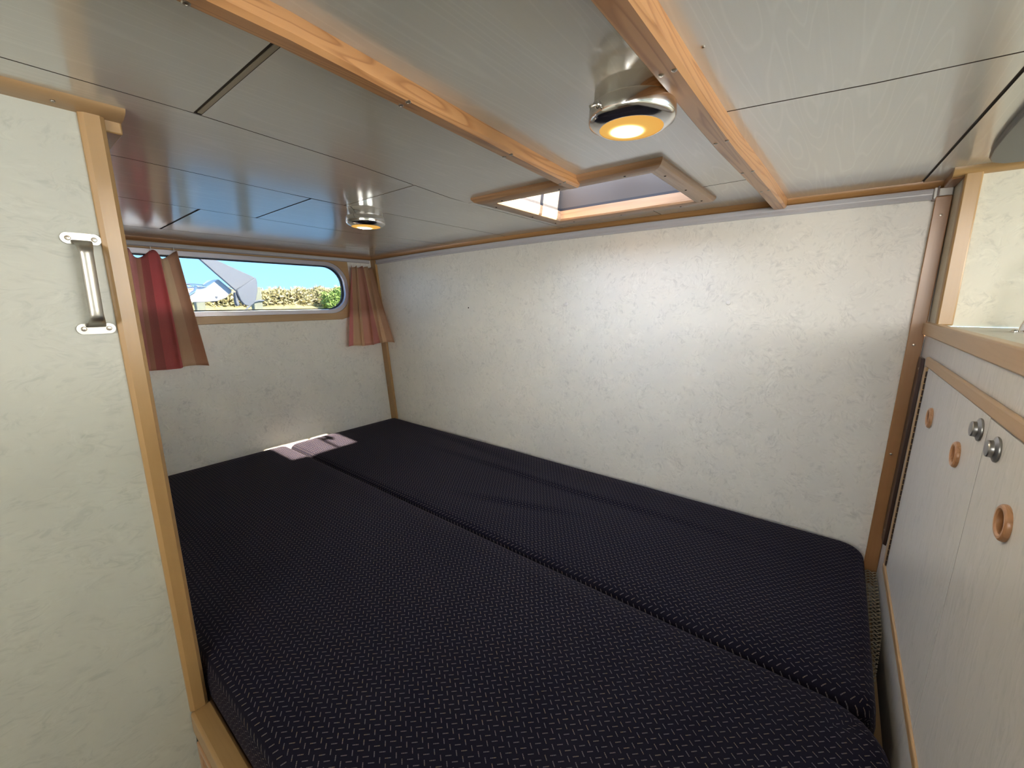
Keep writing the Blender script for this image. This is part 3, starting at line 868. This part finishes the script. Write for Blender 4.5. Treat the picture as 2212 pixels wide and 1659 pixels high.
curtain('window_curtain', 'dusty pink and tan pleated curtain gathered in the corner',
    ((-1.850, 1.118, 0.172), (-1.850, 1.226, 0.172)), ((-1.795, 1.046, -0.205), (-1.690, 1.222, -0.190)), 4.0, 0.008, 0.011, M['cur_r'], sag=0.008, phase=1.2)

# ------------------------------------------------------------------ grab handle on the partition
gh = thing('grab_handle', (-0.765, 0.091, 0.024), 'satin metal grab handle screwed to the left partition beside the post', 'handle')
HX = -0.765
for zc, yc in ((0.0795, 0.0925), (-0.0325, 0.0905)):
    pl = []
    for i in range(24):
        a = 2 * math.pi * i / 24
        ca, sa = math.cos(a), math.sin(a)
        pl.append((yc + 0.0115 * (1 if ca > 0 else -1) * (1 if abs(ca) > 0.001 else 0) + 0.0072 * ca, zc + 0.0072 * sa))
    fp = obj('foot_plate', MB().plate(pl, [], lambda p: (HX + 0.0035, p[0], p[1]), lambda p: (HX, p[0], p[1])), M['steel'], gh, bevel=0.001)
    for dy in (-0.0118, 0.0118):
        c = (HX + 0.0036, yc + dy, zc)
        screw('screw', fp, c, (1, 0, 0), 0.0029)
n_ = 20
def barsec(i):
    t = i / n_
    z = 0.0775 + (-0.0305 - 0.0775) * t
    y = 0.0925 - 0.002 * t
    e = min(t, 1 - t) * 8
    st = 0.0205 * math.sin(min(1, e) * math.pi / 2)
    if i in (0, n_): z += 0.0 
    hw = 0.0066 + 0.0032 * max(0, 1 - e); hd = 0.0042
    cx0 = HX + 0.002 + st
    return [(cx0 + hd * math.sin(2 * math.pi * k / 12) * (1.0), y + hw * math.cos(2 * math.pi * k / 12), z) for k in range(12)]
obj('grip', MB().sweep(barsec, list(range(n_ + 1))), M['steel'], gh, ang=60)

# ------------------------------------------------------------------ berth and mattresses
bb = thing('berth', (-0.8, 0.7, -1.45), 'wooden berth platform under the two navy mattresses', 'bed')
obj('platform_board', MB().box(-1.765, 0.130, 0.142, 1.249, -0.690, -0.677), M['ply'], bb)
obj('front_rail', MB().hexa([(-0.764, 0.1095), (0.139, 0.1095), (0.139, 0.141), (-0.764, 0.141)], -0.700, -0.6590), M['beech_x'], bb, bevel=0.005)
obj('front_panel', MB().box(-0.764, 0.130, 0.118, 0.132, -1.45, -0.701), M['white'], bb)
obj('side_batten', MB().box(0.118, 0.130, 0.145, 1.236, -0.80, -0.691), M['ply'], bb)
fd = obj('locker_door_trim', MB().plate([(-0.748, -0.99), (-0.30, -0.99), (-0.30, -0.706), (-0.748, -0.706)], [[(-0.735, -0.977), (-0.313, -0.977), (-0.313, -0.719), (-0.735, -0.719)]],
    lambda p: (p[0], 0.1085, p[1]), lambda p: (p[0], 0.118, p[1])), M['frame_x'], bb, bevel=0.002)

def mattress(name, label, x0, x1, y0, y1, zt, zb, R, rc, folds, puff, skew=None):
    """rounded box cushion built as a height field with a skirt; rc: plan radii (x0y0, x1y0, x1y1, x0y1)"""
    t = thing(name, ((x0 + x1) / 2, (y0 + y1) / 2, zb), label, 'mattress', 'navy berth mattresses')
    def axis(a, b, step):
        e = [0, 0.002, 0.005, 0.010, 0.016, 0.024, 0.034, 0.046, 0.060]
        k = int((b - a - 0.12) / step)
        mid = [a + 0.06 + (b - a - 0.12) * i / k for i in range(1, k)]
        return [a + q for q in e] + mid + [b - q for q in e[::-1]]
    gx = axis(x0, x1, 0.014); gy = axis(y0, y1, 0.012)
    nx, ny = len(gx), len(gy)
    vs = []; uv = []
    def corner(x, y):
        for (cx0, cy0, r, sx0, sy0) in ((x0, y0, rc[0], 1, 1), (x1, y0, rc[1], -1, 1), (x1, y1, rc[2], -1, -1), (x0, y1, rc[3], 1, -1)):
            ax, ay = cx0 + sx0 * r, cy0 + sy0 * r
            if (x - ax) * sx0 < 0 and (y - ay) * sy0 < 0:
                d = math.hypot(x - ax, y - ay)
                m = max(abs(x - ax), abs(y - ay))
                # square to disc mapping keeps the grid even
                k = m / d if d > 1e-9 else 1
                return ax + (x - ax) * k, ay + (y - ay) * k, r - m
        return x, y, min(x - x0, x1 - x, y - y0, y1 - y)
    for y in gy:
        for x in gx:
            px, py, d = corner(x, y)
            q = max(0.0, R - d)
            z = zt - R + math.sqrt(max(0, R * R - q * q))
            fade = min(1, d / 0.05)
            z += puff * fade * fade
            z += folds(px, py) * fade
            if skew: py += skew(px) * ((py - y0) / (y1 - y0) if skew(0) != 99 else 0)
            vs.append((px, py, z)); uv.append((x, y))
    fs = []
    for j in range(ny - 1):
        for i in range(nx - 1):
            q = j * nx + i
            fs.append((q, q + 1, q + nx + 1, q + nx))
    # skirt
    loop = [i for i in range(nx)] + [j * nx + nx - 1 for j in range(1, ny)] + [(ny - 1) * nx + i for i in range(nx - 2, -1, -1)] + [j * nx for j in range(ny - 2, 0, -1)]
    cxm, cym = (x0 + x1) / 2, (y0 + y1) / 2
    prev = loop
    H = zt - R - zb
    for s, (dz, ins) in enumerate(((0.35, -0.003), (0.75, -0.002), (1.0, 0.004))):
        cur = []
        for li, k in enumerate(loop):
            x, y, z = vs[k]
            nxv = (1 if x > cxm else -1) if (abs(x - x0) < 0.012 or abs(x - x1) < 0.012) else 0
            nyv = (1 if y > cym else -1) if (abs(y - y0) < 0.012 or abs(y - y1) < 0.012) else 0
            zz = zt - R - H * dz
            ux, uy = uv[k]
            side = H * dz + R * 0.57
            cur.append(len(vs))
            vs.append((x - nxv * ins, y - nyv * ins, zz))
            uv.append((ux + nxv * side, uy + nyv * side))
        for li in range(len(loop)):
            l2 = (li + 1) % len(loop)
            fs.append((prev[li], prev[l2], cur[l2], cur[li]))
        prev = cur
    fs.append(tuple(prev))
    mb = MB(); mb.add(vs, fs); mb.uv = uv
    return t, mb
def g1(x, c, s): return math.exp(-((x - c) / s) ** 2)
def fold_back(x, y):
    f = 0
    yc = 1.052 + 0.035 * max(0, x + 0.6)                      # long crease parallel to the wall
    f += 0.0035 * (math.tanh((y - yc) / 0.006)) * g1(x, -0.68, 0.42) * g1(y, yc, 0.08)
    yc2 = 0.855 + 0.30 * (x + 0.77)                           # short slanting crease
    f += 0.0028 * (math.tanh((y - yc2) / 0.007)) * g1(x, -0.68, 0.14) * g1(y, yc2, 0.06)
    yc3 = 1.15 - 0.12 * (x + 1.1)
    f += 0.0028 * math.tanh((y - yc3) / 0.01) * g1(x, -1.15, 0.28) * g1(y, yc3, 0.06)
    f += 0.004 * math.sin(2.1 * x + 0.6) * math.sin(3 * y) + 0.0016 * math.sin(9 * x + 4 * y)
    if x < -1.55 and y < 0.95: f += 0.006 * (math.sin((y - 0.72) * 14) * min(1, (-1.55 - x) / 0.15))
    return f
def fold_front(x, y):
    return 0.0025 * math.sin(1.7 * x) * math.sin(5 * y) + 0.0012 * math.sin(8 * x - 3 * y)
t1, mb1 = mattress('berth_mattress', 'navy dash-patterned mattress against the back wall', -1.752, 0.112, 0.708, 1.240, -0.581, -0.676, 0.022, (0.03, 0.03, 0.05, 0.03), fold_back, 0.004)
obj('cover', mb1, M['fabric'], t1, ang=70)
t2, mb2 = mattress('berth_mattress', 'navy dash-patterned mattress nearest the viewer, along the wooden rail', -1.752, 0.122, 0.1425, 0.701, -0.577, -0.676, 0.022, (0.03, 0.05, 0.075, 0.03), fold_front, 0.004)
obj('cover', mb2, M['fabric'], t2, ang=70)
def piping(t, x0, x1, y0, y1, z, rc):
    pts = []
    k = 6
    for cx0, cy0, r, a0 in ((x1, y0, rc[1], -90), (x1, y1, rc[2], 0), (x0, y1, rc[3], 90), (x0, y0, rc[0], 180)):
        ax = cx0 - r if cx0 == x1 else cx0 + r
        ay = cy0 + r if cy0 == y0 else cy0 - r
        for i in range(k + 1):
            a = math.radians(a0 + 90 * i / k)
            pts.append((ax + r * math.cos(a), ay + r * math.sin(a), z))
    pts.append(pts[0])
    return obj('piping', MB().tube(pts, 0.0022, 6), M['rubber'], t)
#piping(t1, -1.753, 0.113, 0.7105, 1.241, -0.600, (0.03, 0.03, 0.05, 0.03))
#piping(t2, -1.753, 0.123, 0.1425, 0.6995, -0.597, (0.03, 0.05, 0.075, 0.03))

# knitted anti-slip strip peeping out beside the back mattress
mk = MB()
x0, x1 = 0.1145, 0.140
rows = 60
for j in range(rows):
    ya = 0.868 + (1.232 - 0.868) * j / rows
    wdt = (x1 - x0) * min(1, 0.35 + (ya - 0.868) / 0.22)
    pts = []
    for i in range(9):
        t = i / 8
        pts.append((x0 + wdt * t, ya + 0.0028 * math.sin(t * 12.5 + (math.pi if j % 2 else 0)), -0.640 - 0.022 * (1 - min(1, (ya - 0.868) / 0.3)) + 0.0012 * math.cos(t * 12.5)))
    mk.tube(pts, 0.0012, 5)
sm = obj('slip_mat', mk, M['mesh'])
sm['kind'] = 'stuff'
tag(sm, 'beige knitted slip mat edge showing beside the back mattress', 'mat')

# ------------------------------------------------------------------ cabinet on the right
cab = thing('base_cabinet', (0.45, 0.3, -1.45), 'white flecked cabinet with wooden edging right of the berth', 'cabinet')
def cbox(y0, y1, z0, z1, d0, d1):
    """box on the leaning cabinet face: d0..d1 measured out of the face toward the berth"""
    return MB().add([(W(z) - d, y, z) for z in (z0, z1) for d, y in ((d0, y0), (d0, y1), (d1, y1), (d1, y0))],
        [(0, 1, 2, 3), (4, 5, 6, 7), (0, 1, 5, 4), (1, 2, 6, 5), (2, 3, 7, 6), (3, 0, 4, 7)])
obj('carcass', cbox(-1.15, 1.249, -1.45, -0.072, -0.02, -0.0005), M['lam_cab'], cab, smooth=False)
obj('carcass_back', MB().box(0.30, 0.75, -1.15, 1.14, -1.45, -0.075), M['lam_cab'], cab, smooth=False)
def strip(name, pts_out, mat):
    return obj(name, mat=mat, mb=pts_out, parent=cab, bevel=0.0035, seg=3)
strip('edging_top', cbox(-1.1, 1.127, -0.1265, -0.108, 0.0, 0.006), M['beech_y'])
strip('edging_side', cbox(1.104, 1.127, -0.555, -0.127, 0.0, 0.006), M['beech_z'])
strip('edging_bottom', cbox(-1.1, 1.127, -0.572, -0.556, 0.0, 0.006), M['beech_y'])
def rect_ring_door(nm, y0, y1, z0, z1, rings, knob):
    holes = []
    for (yc, zc) in rings:
        holes.append([(yc + 0.0125 * math.cos(2 * math.pi * i / 24), zc + 0.0125 * math.sin(2 * math.pi * i / 24)) for i in range(24)])
    d = obj(nm, MB().plate([(y0, z0), (y1, z0), (y1, z1), (y0, z1)], holes, lambda p: (W(p[1]) - 0.0032, p[0], p[1]), lambda p: (W(p[1]) + 0.0002, p[0], p[1])), M['lam_cab'], cab, smooth=False)
    for (yc, zc) in rings:
        mb = MB(); K, L = 32, 10
        vs, fs = [], []
        for i in range(K):
            a = 2 * math.pi * i / K
            for j in range(L):
                b = 2 * math.pi * j / L
                rr_ = 0.0142 + 0.0034 * math.cos(b)
                vs.append((W(zc) - 0.0032 - 0.0012 - 0.0036 * math.sin(b), yc + rr_ * math.cos(a), zc + rr_ * math.sin(a)))
        for i in range(K):
            for j in range(L):
                fs.append((i * L + j, ((i + 1) % K) * L + j, ((i + 1) % K) * L + (j + 1) % L, i * L + (j + 1) % L))
        mb.add(vs, fs)
        obj('finger_ring', mb, M['grille'], d)
        obj('finger_cup', MB().lathe((W(zc) - 0.0028, yc, zc), (1, 0, 0), [(0.0122, 0.0), (0.0120, 0.0020), (0.004, 0.0026)], 24, cap=False), M['ply'], d)
    ky, kz = knob
    kx = W(kz) - 0.0032
    obj('latch_knob', MB().lathe((kx, ky, kz), (-1, 0, 0), [(0.0128, -0.0002), (0.0136, 0.0010), (0.0134, 0.0020), (0.0112, 0.0030), (0.0092, 0.0040), (0.0088, 0.0058), (0.0090, 0.0072), (0.0084, 0.0082), (0.0060, 0.0087), (0.002, 0.0086)], 28), M['knob'], d)
    return d
dd1 = rect_ring_door('door', 0.6715, 1.1015, -0.555, -0.1275, [(0.982, -0.199), (0.770, -0.201)], (0.697, -0.148))
dd2 = rect_ring_door('door', 0.05, 0.6700, -0.555, -0.1285, [(0.556, -0.203)], (0.626, -0.1515))
hg = MB()
for i in range(34):
    zz = -0.5500 + i * 0.0123
    hg.lathe((W(zz) - 0.0044, 1.1020, zz), (0, 0, 1), [(0.0014, 0.0), (0.0014, 0.0102)], 8)
obj('piano_hinge', hg, M['bronze'], cab)
# dark bronze strip in the corner between the stained upright and the cabinet edging
ds = thing('corner_strip', (0.140, 1.21, -0.33), 'dark bronze strip screwed to the cabinet beside the stained corner upright', 'strip')
mb = MB().add([(W(z) - d, y, z) for z, e in ((-0.545, 0.004), (-0.5, 0.0), (-0.135, 0.0), (-0.118, 0.006)) for d, y in ((0.0, 1.178 + e), (0.0, 1.232 - e), (0.0055, 1.226 - e), (0.0055, 1.184 + e))],
    [(0, 1, 2, 3), (12, 13, 14, 15)] + [(4 * k + i, 4 * k + (i + 1) % 4, 4 * k + 4 + (i + 1) % 4, 4 * k + 4 + i) for k in range(3) for i in range(4)])
obj('plate', mb, M['bronze'], ds, bevel=0.001)
screw('screw', ds, (W(-0.135) - 0.0056, 1.19, -0.140), (-1, 0, 0), 0.003)
screw('screw', ds, (W(-0.52) - 0.0056, 1.20, -0.515), (-1, 0, 0), 0.003)
# counter
co = thing('counter', (0.5, 0.1, -0.06), 'cream counter top with a wooden front edge above the cabinet', 'counter')
obj('worktop', MB().box(0.148, 0.78, -1.15, 1.149, -0.0715, -0.050), M['lam_yel'], co, smooth=False)
obj('front_edge', MB().box(0.1405, 0.1565, -1.15, 1.2355, -0.0715, -0.0455), M['beech_y'], co, bevel=0.0025)
# tap on the counter
tp = thing('tap', (0.243, 1.0, -0.05), 'chrome tap with a ribbed neck standing on the cream counter', 'tap')
obj('tap_base', MB().lathe((0.243, 1.0, -0.05), (0, 0, 1), [(0.030, 0.0), (0.030, 0.0016), (0.024, 0.003), (0.0215, 0.0035), (0.0205, 0.009), (0.0203, 0.0125), (0.0198, 0.0128), (0.0185, 0.018), (0.0150, 0.026), (0.0118, 0.031)], 36), M['chrome'], tp)
obj('neck', MB().lathe((0.243, 1.0, -0.05), (0.16, 0.0, 1), [(0.0112 - 0.00006 * i + (0.0006 if i % 2 else 0), 0.030 + 0.0022 * i) for i in range(22)], 28), M['chrome'], tp)
obj('spout', MB().tube([(0.254, 1.0, 0.026), (0.262, 0.995, 0.06), (0.285, 0.985, 0.075), (0.325, 0.965, 0.07), (0.345, 0.955, 0.05)], 0.007, 14), M['chrome'], tp)
obj('base_screw', MB().lathe((0.2155, 0.988, -0.0485), (0, 0, 1), [(0.0042, -0.001), (0.0042, 0.0012), (0.0030, 0.0026), (0.001, 0.003)], 12), M['chrome'], tp)
# dark cover on the deckhead over the counter
hp = [(0.62, 1.103), (0.62, 0.52), (0.19, 0.52), (0.158, 0.56), (0.149, 0.62), (0.1485, 0.84), (0.150, 0.92), (0.1535, 1.0), (0.159, 1.05), (0.168, 1.083), (0.182, 1.098), (0.205, 1.103)]
bc = obj('roof_blind', MB().plate(hp, [], lambda p: (p[0], p[1], cz(p[0]) - 0.0125), lambda p: (p[0], p[1], cz(p[0]) - 0.0018)), M['black'], bevel=0.002)
tag(bc, 'black round-cornered blind on the ceiling above the counter', 'blind')

# ------------------------------------------------------------------ outside the window
sd = struct('side_deck', MB().box(-2.06, -1.90, -2.5, 3.2, -0.30, -0.090), M['gel'])
mw, nw, bw = newmat('harbour_water')
bw.inputs['Base Color'].default_value = (0.02, 0.06, 0.09, 1); bw.inputs['Roughness'].default_value = 0.05; bw.inputs['Specular IOR Level'].default_value = 1.0
nn_ = N(nw, 'ShaderNodeTexNoise', Scale=2.2, Detail=4.0); nw.links.new(wpos(nw), nn_.inputs['Vector']); bump(nw, nn_.outputs[0], bw, 0.35, 0.05)
wa = obj('harbour_water', MB().box(-30.0, -2.08, -60, 90, -1.25, -0.95), mw)
wa['kind'] = 'stuff'; tag(wa, 'blue harbour water below the window', 'water')
# bank with hedge
mg, ng, bgp = newmat('dry_grass_bank')
gn_ = N(ng, 'ShaderNodeTexNoise', Scale=3.5, Detail=6.0, Roughness=0.7); ng.links.new(wpos(ng), gn_.inputs['Vector'])
ng.links.new(ramp(ng, gn_.outputs[0], [(0.30, (0.25, 0.26, 0.10)), (0.5, (0.50, 0.45, 0.22)), (0.72, (0.68, 0.60, 0.38))]), bgp.inputs['Base Color'])
bgp.inputs['Roughness'].default_value = 1.0
def bank_top(y): return 0.10 + 0.12 * math.sin(y * 0.9) * 0.3
mb = MB(); vs = []; fs = []
gy_ = [-30 + i * 1.0 for i in range(90)]; gxx = [-23.5, -24.2, -25.0, -26.5, -29.0, -34, -40, -50, -120]
for x in gxx:
    for y in gy_:
        h = dict(zip(gxx, (-1.2, -0.8, -0.45, -0.10, 0.03, 0.03, -0.1, -0.2, -0.5)))[x]
        sc_ = 1 + max(0, (-x - 34)) * 0.03
        vs.append((x, y * sc_ + (sc_ - 1) * 8, h + 0.06 * math.sin(y * 1.3 + x)))
for i in range(len(gxx) - 1):
    for j in range(len(gy_) - 1):
        a = i * len(gy_) + j
        fs.append((a, a + 1, a + len(gy_) + 1, a + len(gy_)))
mb.add(vs, fs)
gb = obj('grass_bank', mb, mg); gb['kind'] = 'structure'
# rising hill beyond, to the right
vs = []; fs = []
for i in range(14):
    x = -45 - i * 6
    for j in range(30):
        y = 8 + j * 4.0
        z = 2.9 * max(0, (y * 60 / -x - 24) / 10.5) ** 1.0 * (-x / 60) * math.exp(-((x + 66) / 20) ** 2) + 0.15 * math.sin(y * 0.7)
        vs.append((x, y, z - 0.4))
for i in range(13):
    for j in range(29):
        a = i * 30 + j; fs.append((a, a + 1, a + 31, a + 30))
mh, nh, bh = newmat('hill_grass')
hn = N(nh, 'ShaderNodeTexNoise', Scale=0.6, Detail=5.0); nh.links.new(wpos(nh), hn.inputs['Vector'])
nh.links.new(ramp(nh, hn.outputs[0], [(0.3, (0.42, 0.50, 0.20)), (0.7, (0.60, 0.62, 0.30))]), bh.inputs['Base Color']); bh.inputs['Roughness'].default_value = 1
hl = obj('green_hill', MB().add(vs, fs), mh); hl['kind'] = 'structure'
# hedge leaves in two masses: dry scrub and a greener bush at the right
def leafmass(name, label, x0, x1, y0, y1, topf, count, size, cols):
    mt, nl, bl = newmat(name + '_leaf')
    ln_ = N(nl, 'ShaderNodeTexNoise', Scale=6.0, Detail=3.0); nl.links.new(wpos(nl), ln_.inputs['Vector'])
    nl.links.new(ramp(nl, ln_.outputs[0], [(0.32, cols[0]), (0.5, cols[1]), (0.68, cols[2])]), bl.inputs['Base Color']); bl.inputs['Roughness'].default_value = 0.9
    rnd = random.Random(3); vs = []; fs = []
    for k in range(count):
        y = rnd.uniform(y0, y1); x = rnd.uniform(x0, x1)
        top = topf(y) + 0.10 * math.sin(y * 4.5 + x * 2.5) + 0.07 * math.sin(y * 11)
        z = top - abs(rnd.gauss(0, 0.5)) * (top + 0.6)
        if z < -0.6: z = rnd.uniform(-0.5, top)
        s = size * rnd.uniform(0.5, 1.4)
        a = Vector((rnd.gauss(0, 1), rnd.gauss(0, 1), rnd.gauss(0, 0.8) + 0.5)).normalized()
        b = a.orthogonal().normalized().cross(a)
        c = Vector((x, y, z)); o = len(vs)
        vs += [tuple(c - b * s * 0.25), tuple(c + b * s * 0.25), tuple(c + a * s)]
        fs.append((o, o + 1, o + 2))
    o = obj(name, MB().add(vs, fs), mt, smooth=False)
    o['kind'] = 'stuff'
    return tag(o, label, 'hedge')
def dry_top(y): return 0.64 + 0.045 * max(0, y - 10.0)
leafmass('scrub_hedge', 'straw-coloured dry scrub along the bank outside the window', -29.0, -26.0, -6, 19, dry_top, 34000, 0.26, ((0.30, 0.29, 0.12), (0.58, 0.52, 0.28), (0.80, 0.72, 0.48)))
leafmass('green_bush', 'bright green bush at the right end of the scrub', -25.4, -24.5, 13.2, 17.5, lambda y: 0.48 + 0.26 * min(1, max(0, y - 13.2) / 1.1), 10000, 0.24, ((0.08, 0.16, 0.07), (0.34, 0.50, 0.12), (0.62, 0.72, 0.25)))
# mooring posts
mp_ = wood('weathered_post', (0.26, 0.27, 0.19), (0.40, 0.41, 0.30), 2, line=0.3, rough=0.9)
_n = mp_.node_tree
_b = _n.nodes['Principled BSDF']
_src = _b.inputs['Base Color'].links[0].from_socket
_g = _n.nodes.new('ShaderNodeNewGeometry'); _s = _n.nodes.new('ShaderNodeSeparateXYZ')
_n.links.new(_g.outputs['Position'], _s.inputs[0])
_wet = ramp(_n, mth(_n, 'SUBTRACT', _s.outputs[2], Z0 - 0.75), [(0.45, (1, 1, 1)), (0.62, (0, 0, 0))])   # weed and wet below the tide line
_n.links.new(mixc(_n, _wet, _src, (0.018, 0.025, 0.018)), _b.inputs['Base Color'])
for (y0, y1, zt, lab) in ((1.66, 1.738, 0.150, 'taller grey wooden mooring post right of the anchor'), (1.195, 1.262, 0.020, 'shorter grey wooden mooring post below the white bow')):
    t = thing('mooring_post', (-4.5, (y0 + y1) / 2, -0.95), lab, 'post', 'mooring posts')
    obj('pile', MB().box(-4.58, -4.50, y0, y1, -0.95, zt), mp_, t, bevel=0.008)
    zr = zt - 0.135
    yc = (y0 + y1) / 2
    obj('rope', MB().tube([(-4.49, y0 - 0.008, zr - 0.01), (-4.485, yc, zr + 0.006), (-4.49, y1 + 0.008, zr + 0.004), (-4.59, y1 + 0.008, zr), (-4.59, y0 - 0.008, zr - 0.01), (-4.49, y0 - 0.008, zr - 0.012), (-4.44, y0 - 0.09, zr - 0.07), (-4.40, y0 - 0.22, zr - 0.16)], 0.008, 8), M['galv'], t)
# neighbouring boat: white bow moulding with an anchor on its roller
nb = thing('moored_boat', (-3.2, -0.6, -0.95), 'white bow of a neighbouring boat outside the window', 'boat')
bowp = [(-1.6, -0.10), (0.20, -0.045), (0.55, -0.01), (0.72, 0.006), (0.83, 0.004), (0.915, 0.010), (0.965, 0.030), (1.004, 0.068), (0.999, 0.082), (0.940, 0.143), (0.930, 0.140), (0.872, 0.086), (0.83, 0.078), (0.76, 0.074), (0.55, 0.072), (0.2, 0.08), (-1.6, 0.12)]
obj('bow_moulding', MB().plate(bowp, [], lambda p: (-3.04, p[0], p[1]), lambda p: (-3.22, p[0], p[1])), M['gel'], nb, bevel=0.006, seg=3)
obj('hull', MB().add([(-3.10, 0.78, -0.02), (-3.16, 0.78, -0.02), (-3.10, 0.62, -0.95), (-3.16, 0.62, -0.95), (-2.95, -1.6, -0.10), (-4.3, -1.6, -0.10), (-3.0, -1.6, -0.95), (-4.2, -1.6, -0.95)],
    [(0, 1, 3, 2), (4, 5, 7, 6), (0, 1, 5, 4), (2, 3, 7, 6), (0, 2, 6, 4), (1, 3, 7, 5)]), M['gel'], nb)
obj('bow_rail', MB().tube([(-3.02, -0.5, 0.110), (-3.02, 0.4, 0.110), (-3.02, 0.76, 0.108), (-3.02, 0.84, 0.103), (-3.03, 0.862, 0.096), (-3.06, 0.85, 0.090), (-3.10, 0.78, 0.088), (-3.12, 0.3, 0.088)], 0.0065, 8), M['chrome'], nb)
obj('rail_hoop', MB().tube([(-3.03, 0.815, 0.100), (-3.03, 0.805, 0.070), (-3.03, 0.770, 0.045), (-3.03, 0.70, 0.035)], 0.007, 8), M['chrome'], nb)
obj('bow_bolt', MB().lathe((-3.038, 0.915, 0.036), (1, 0, 0), [(0.007, -0.002), (0.007, 0.003), (0.004, 0.005)], 14), M['galv'], nb)
an = thing('anchor', (-3.0, 1.0, 0.1), 'grey galvanised anchor stowed on the white bow', 'anchor')
shank = [(0.70, 0.40), (0.832, 0.262), (0.985, 0.098), (1.006, 0.076), (1.03, 0.095), (1.075, 0.105), (1.124, 0.150), (1.118, 0.162), (0.925, 0.252), (0.80, 0.318), (0.72, 0.41)]
obj('shank', MB().plate(shank, [], lambda p: (-2.985, p[0], p[1]), lambda p: (-3.010, p[0], p[1])), M['galv'], an, bevel=0.003)
flk = [(1.008, 0.078), (1.122, 0.158), (1.128, 0.130), (1.125, 0.080), (1.110, 0.020), (1.088, -0.012), (1.066, -0.020), (1.040, -0.010), (1.024, 0.012), (1.014, 0.045)]
obj('fluke', MB().plate(flk, [], lambda p: (-2.965 - 0.25 * (p[1] - 0.15) ** 2, p[0], p[1]), lambda p: (-2.985 - 0.02, p[0], p[1])), M['galv'], an, bevel=0.003)
obj('fluke_tip', MB().plate([(1.004, 0.066), (1.012, 0.05), (1.020, -0.012), (1.010, -0.022), (1.002, 0.0)], [], lambda p: (-2.990, p[0], p[1]), lambda p: (-3.030, p[0], p[1])), M['galv'], an, bevel=0.002)
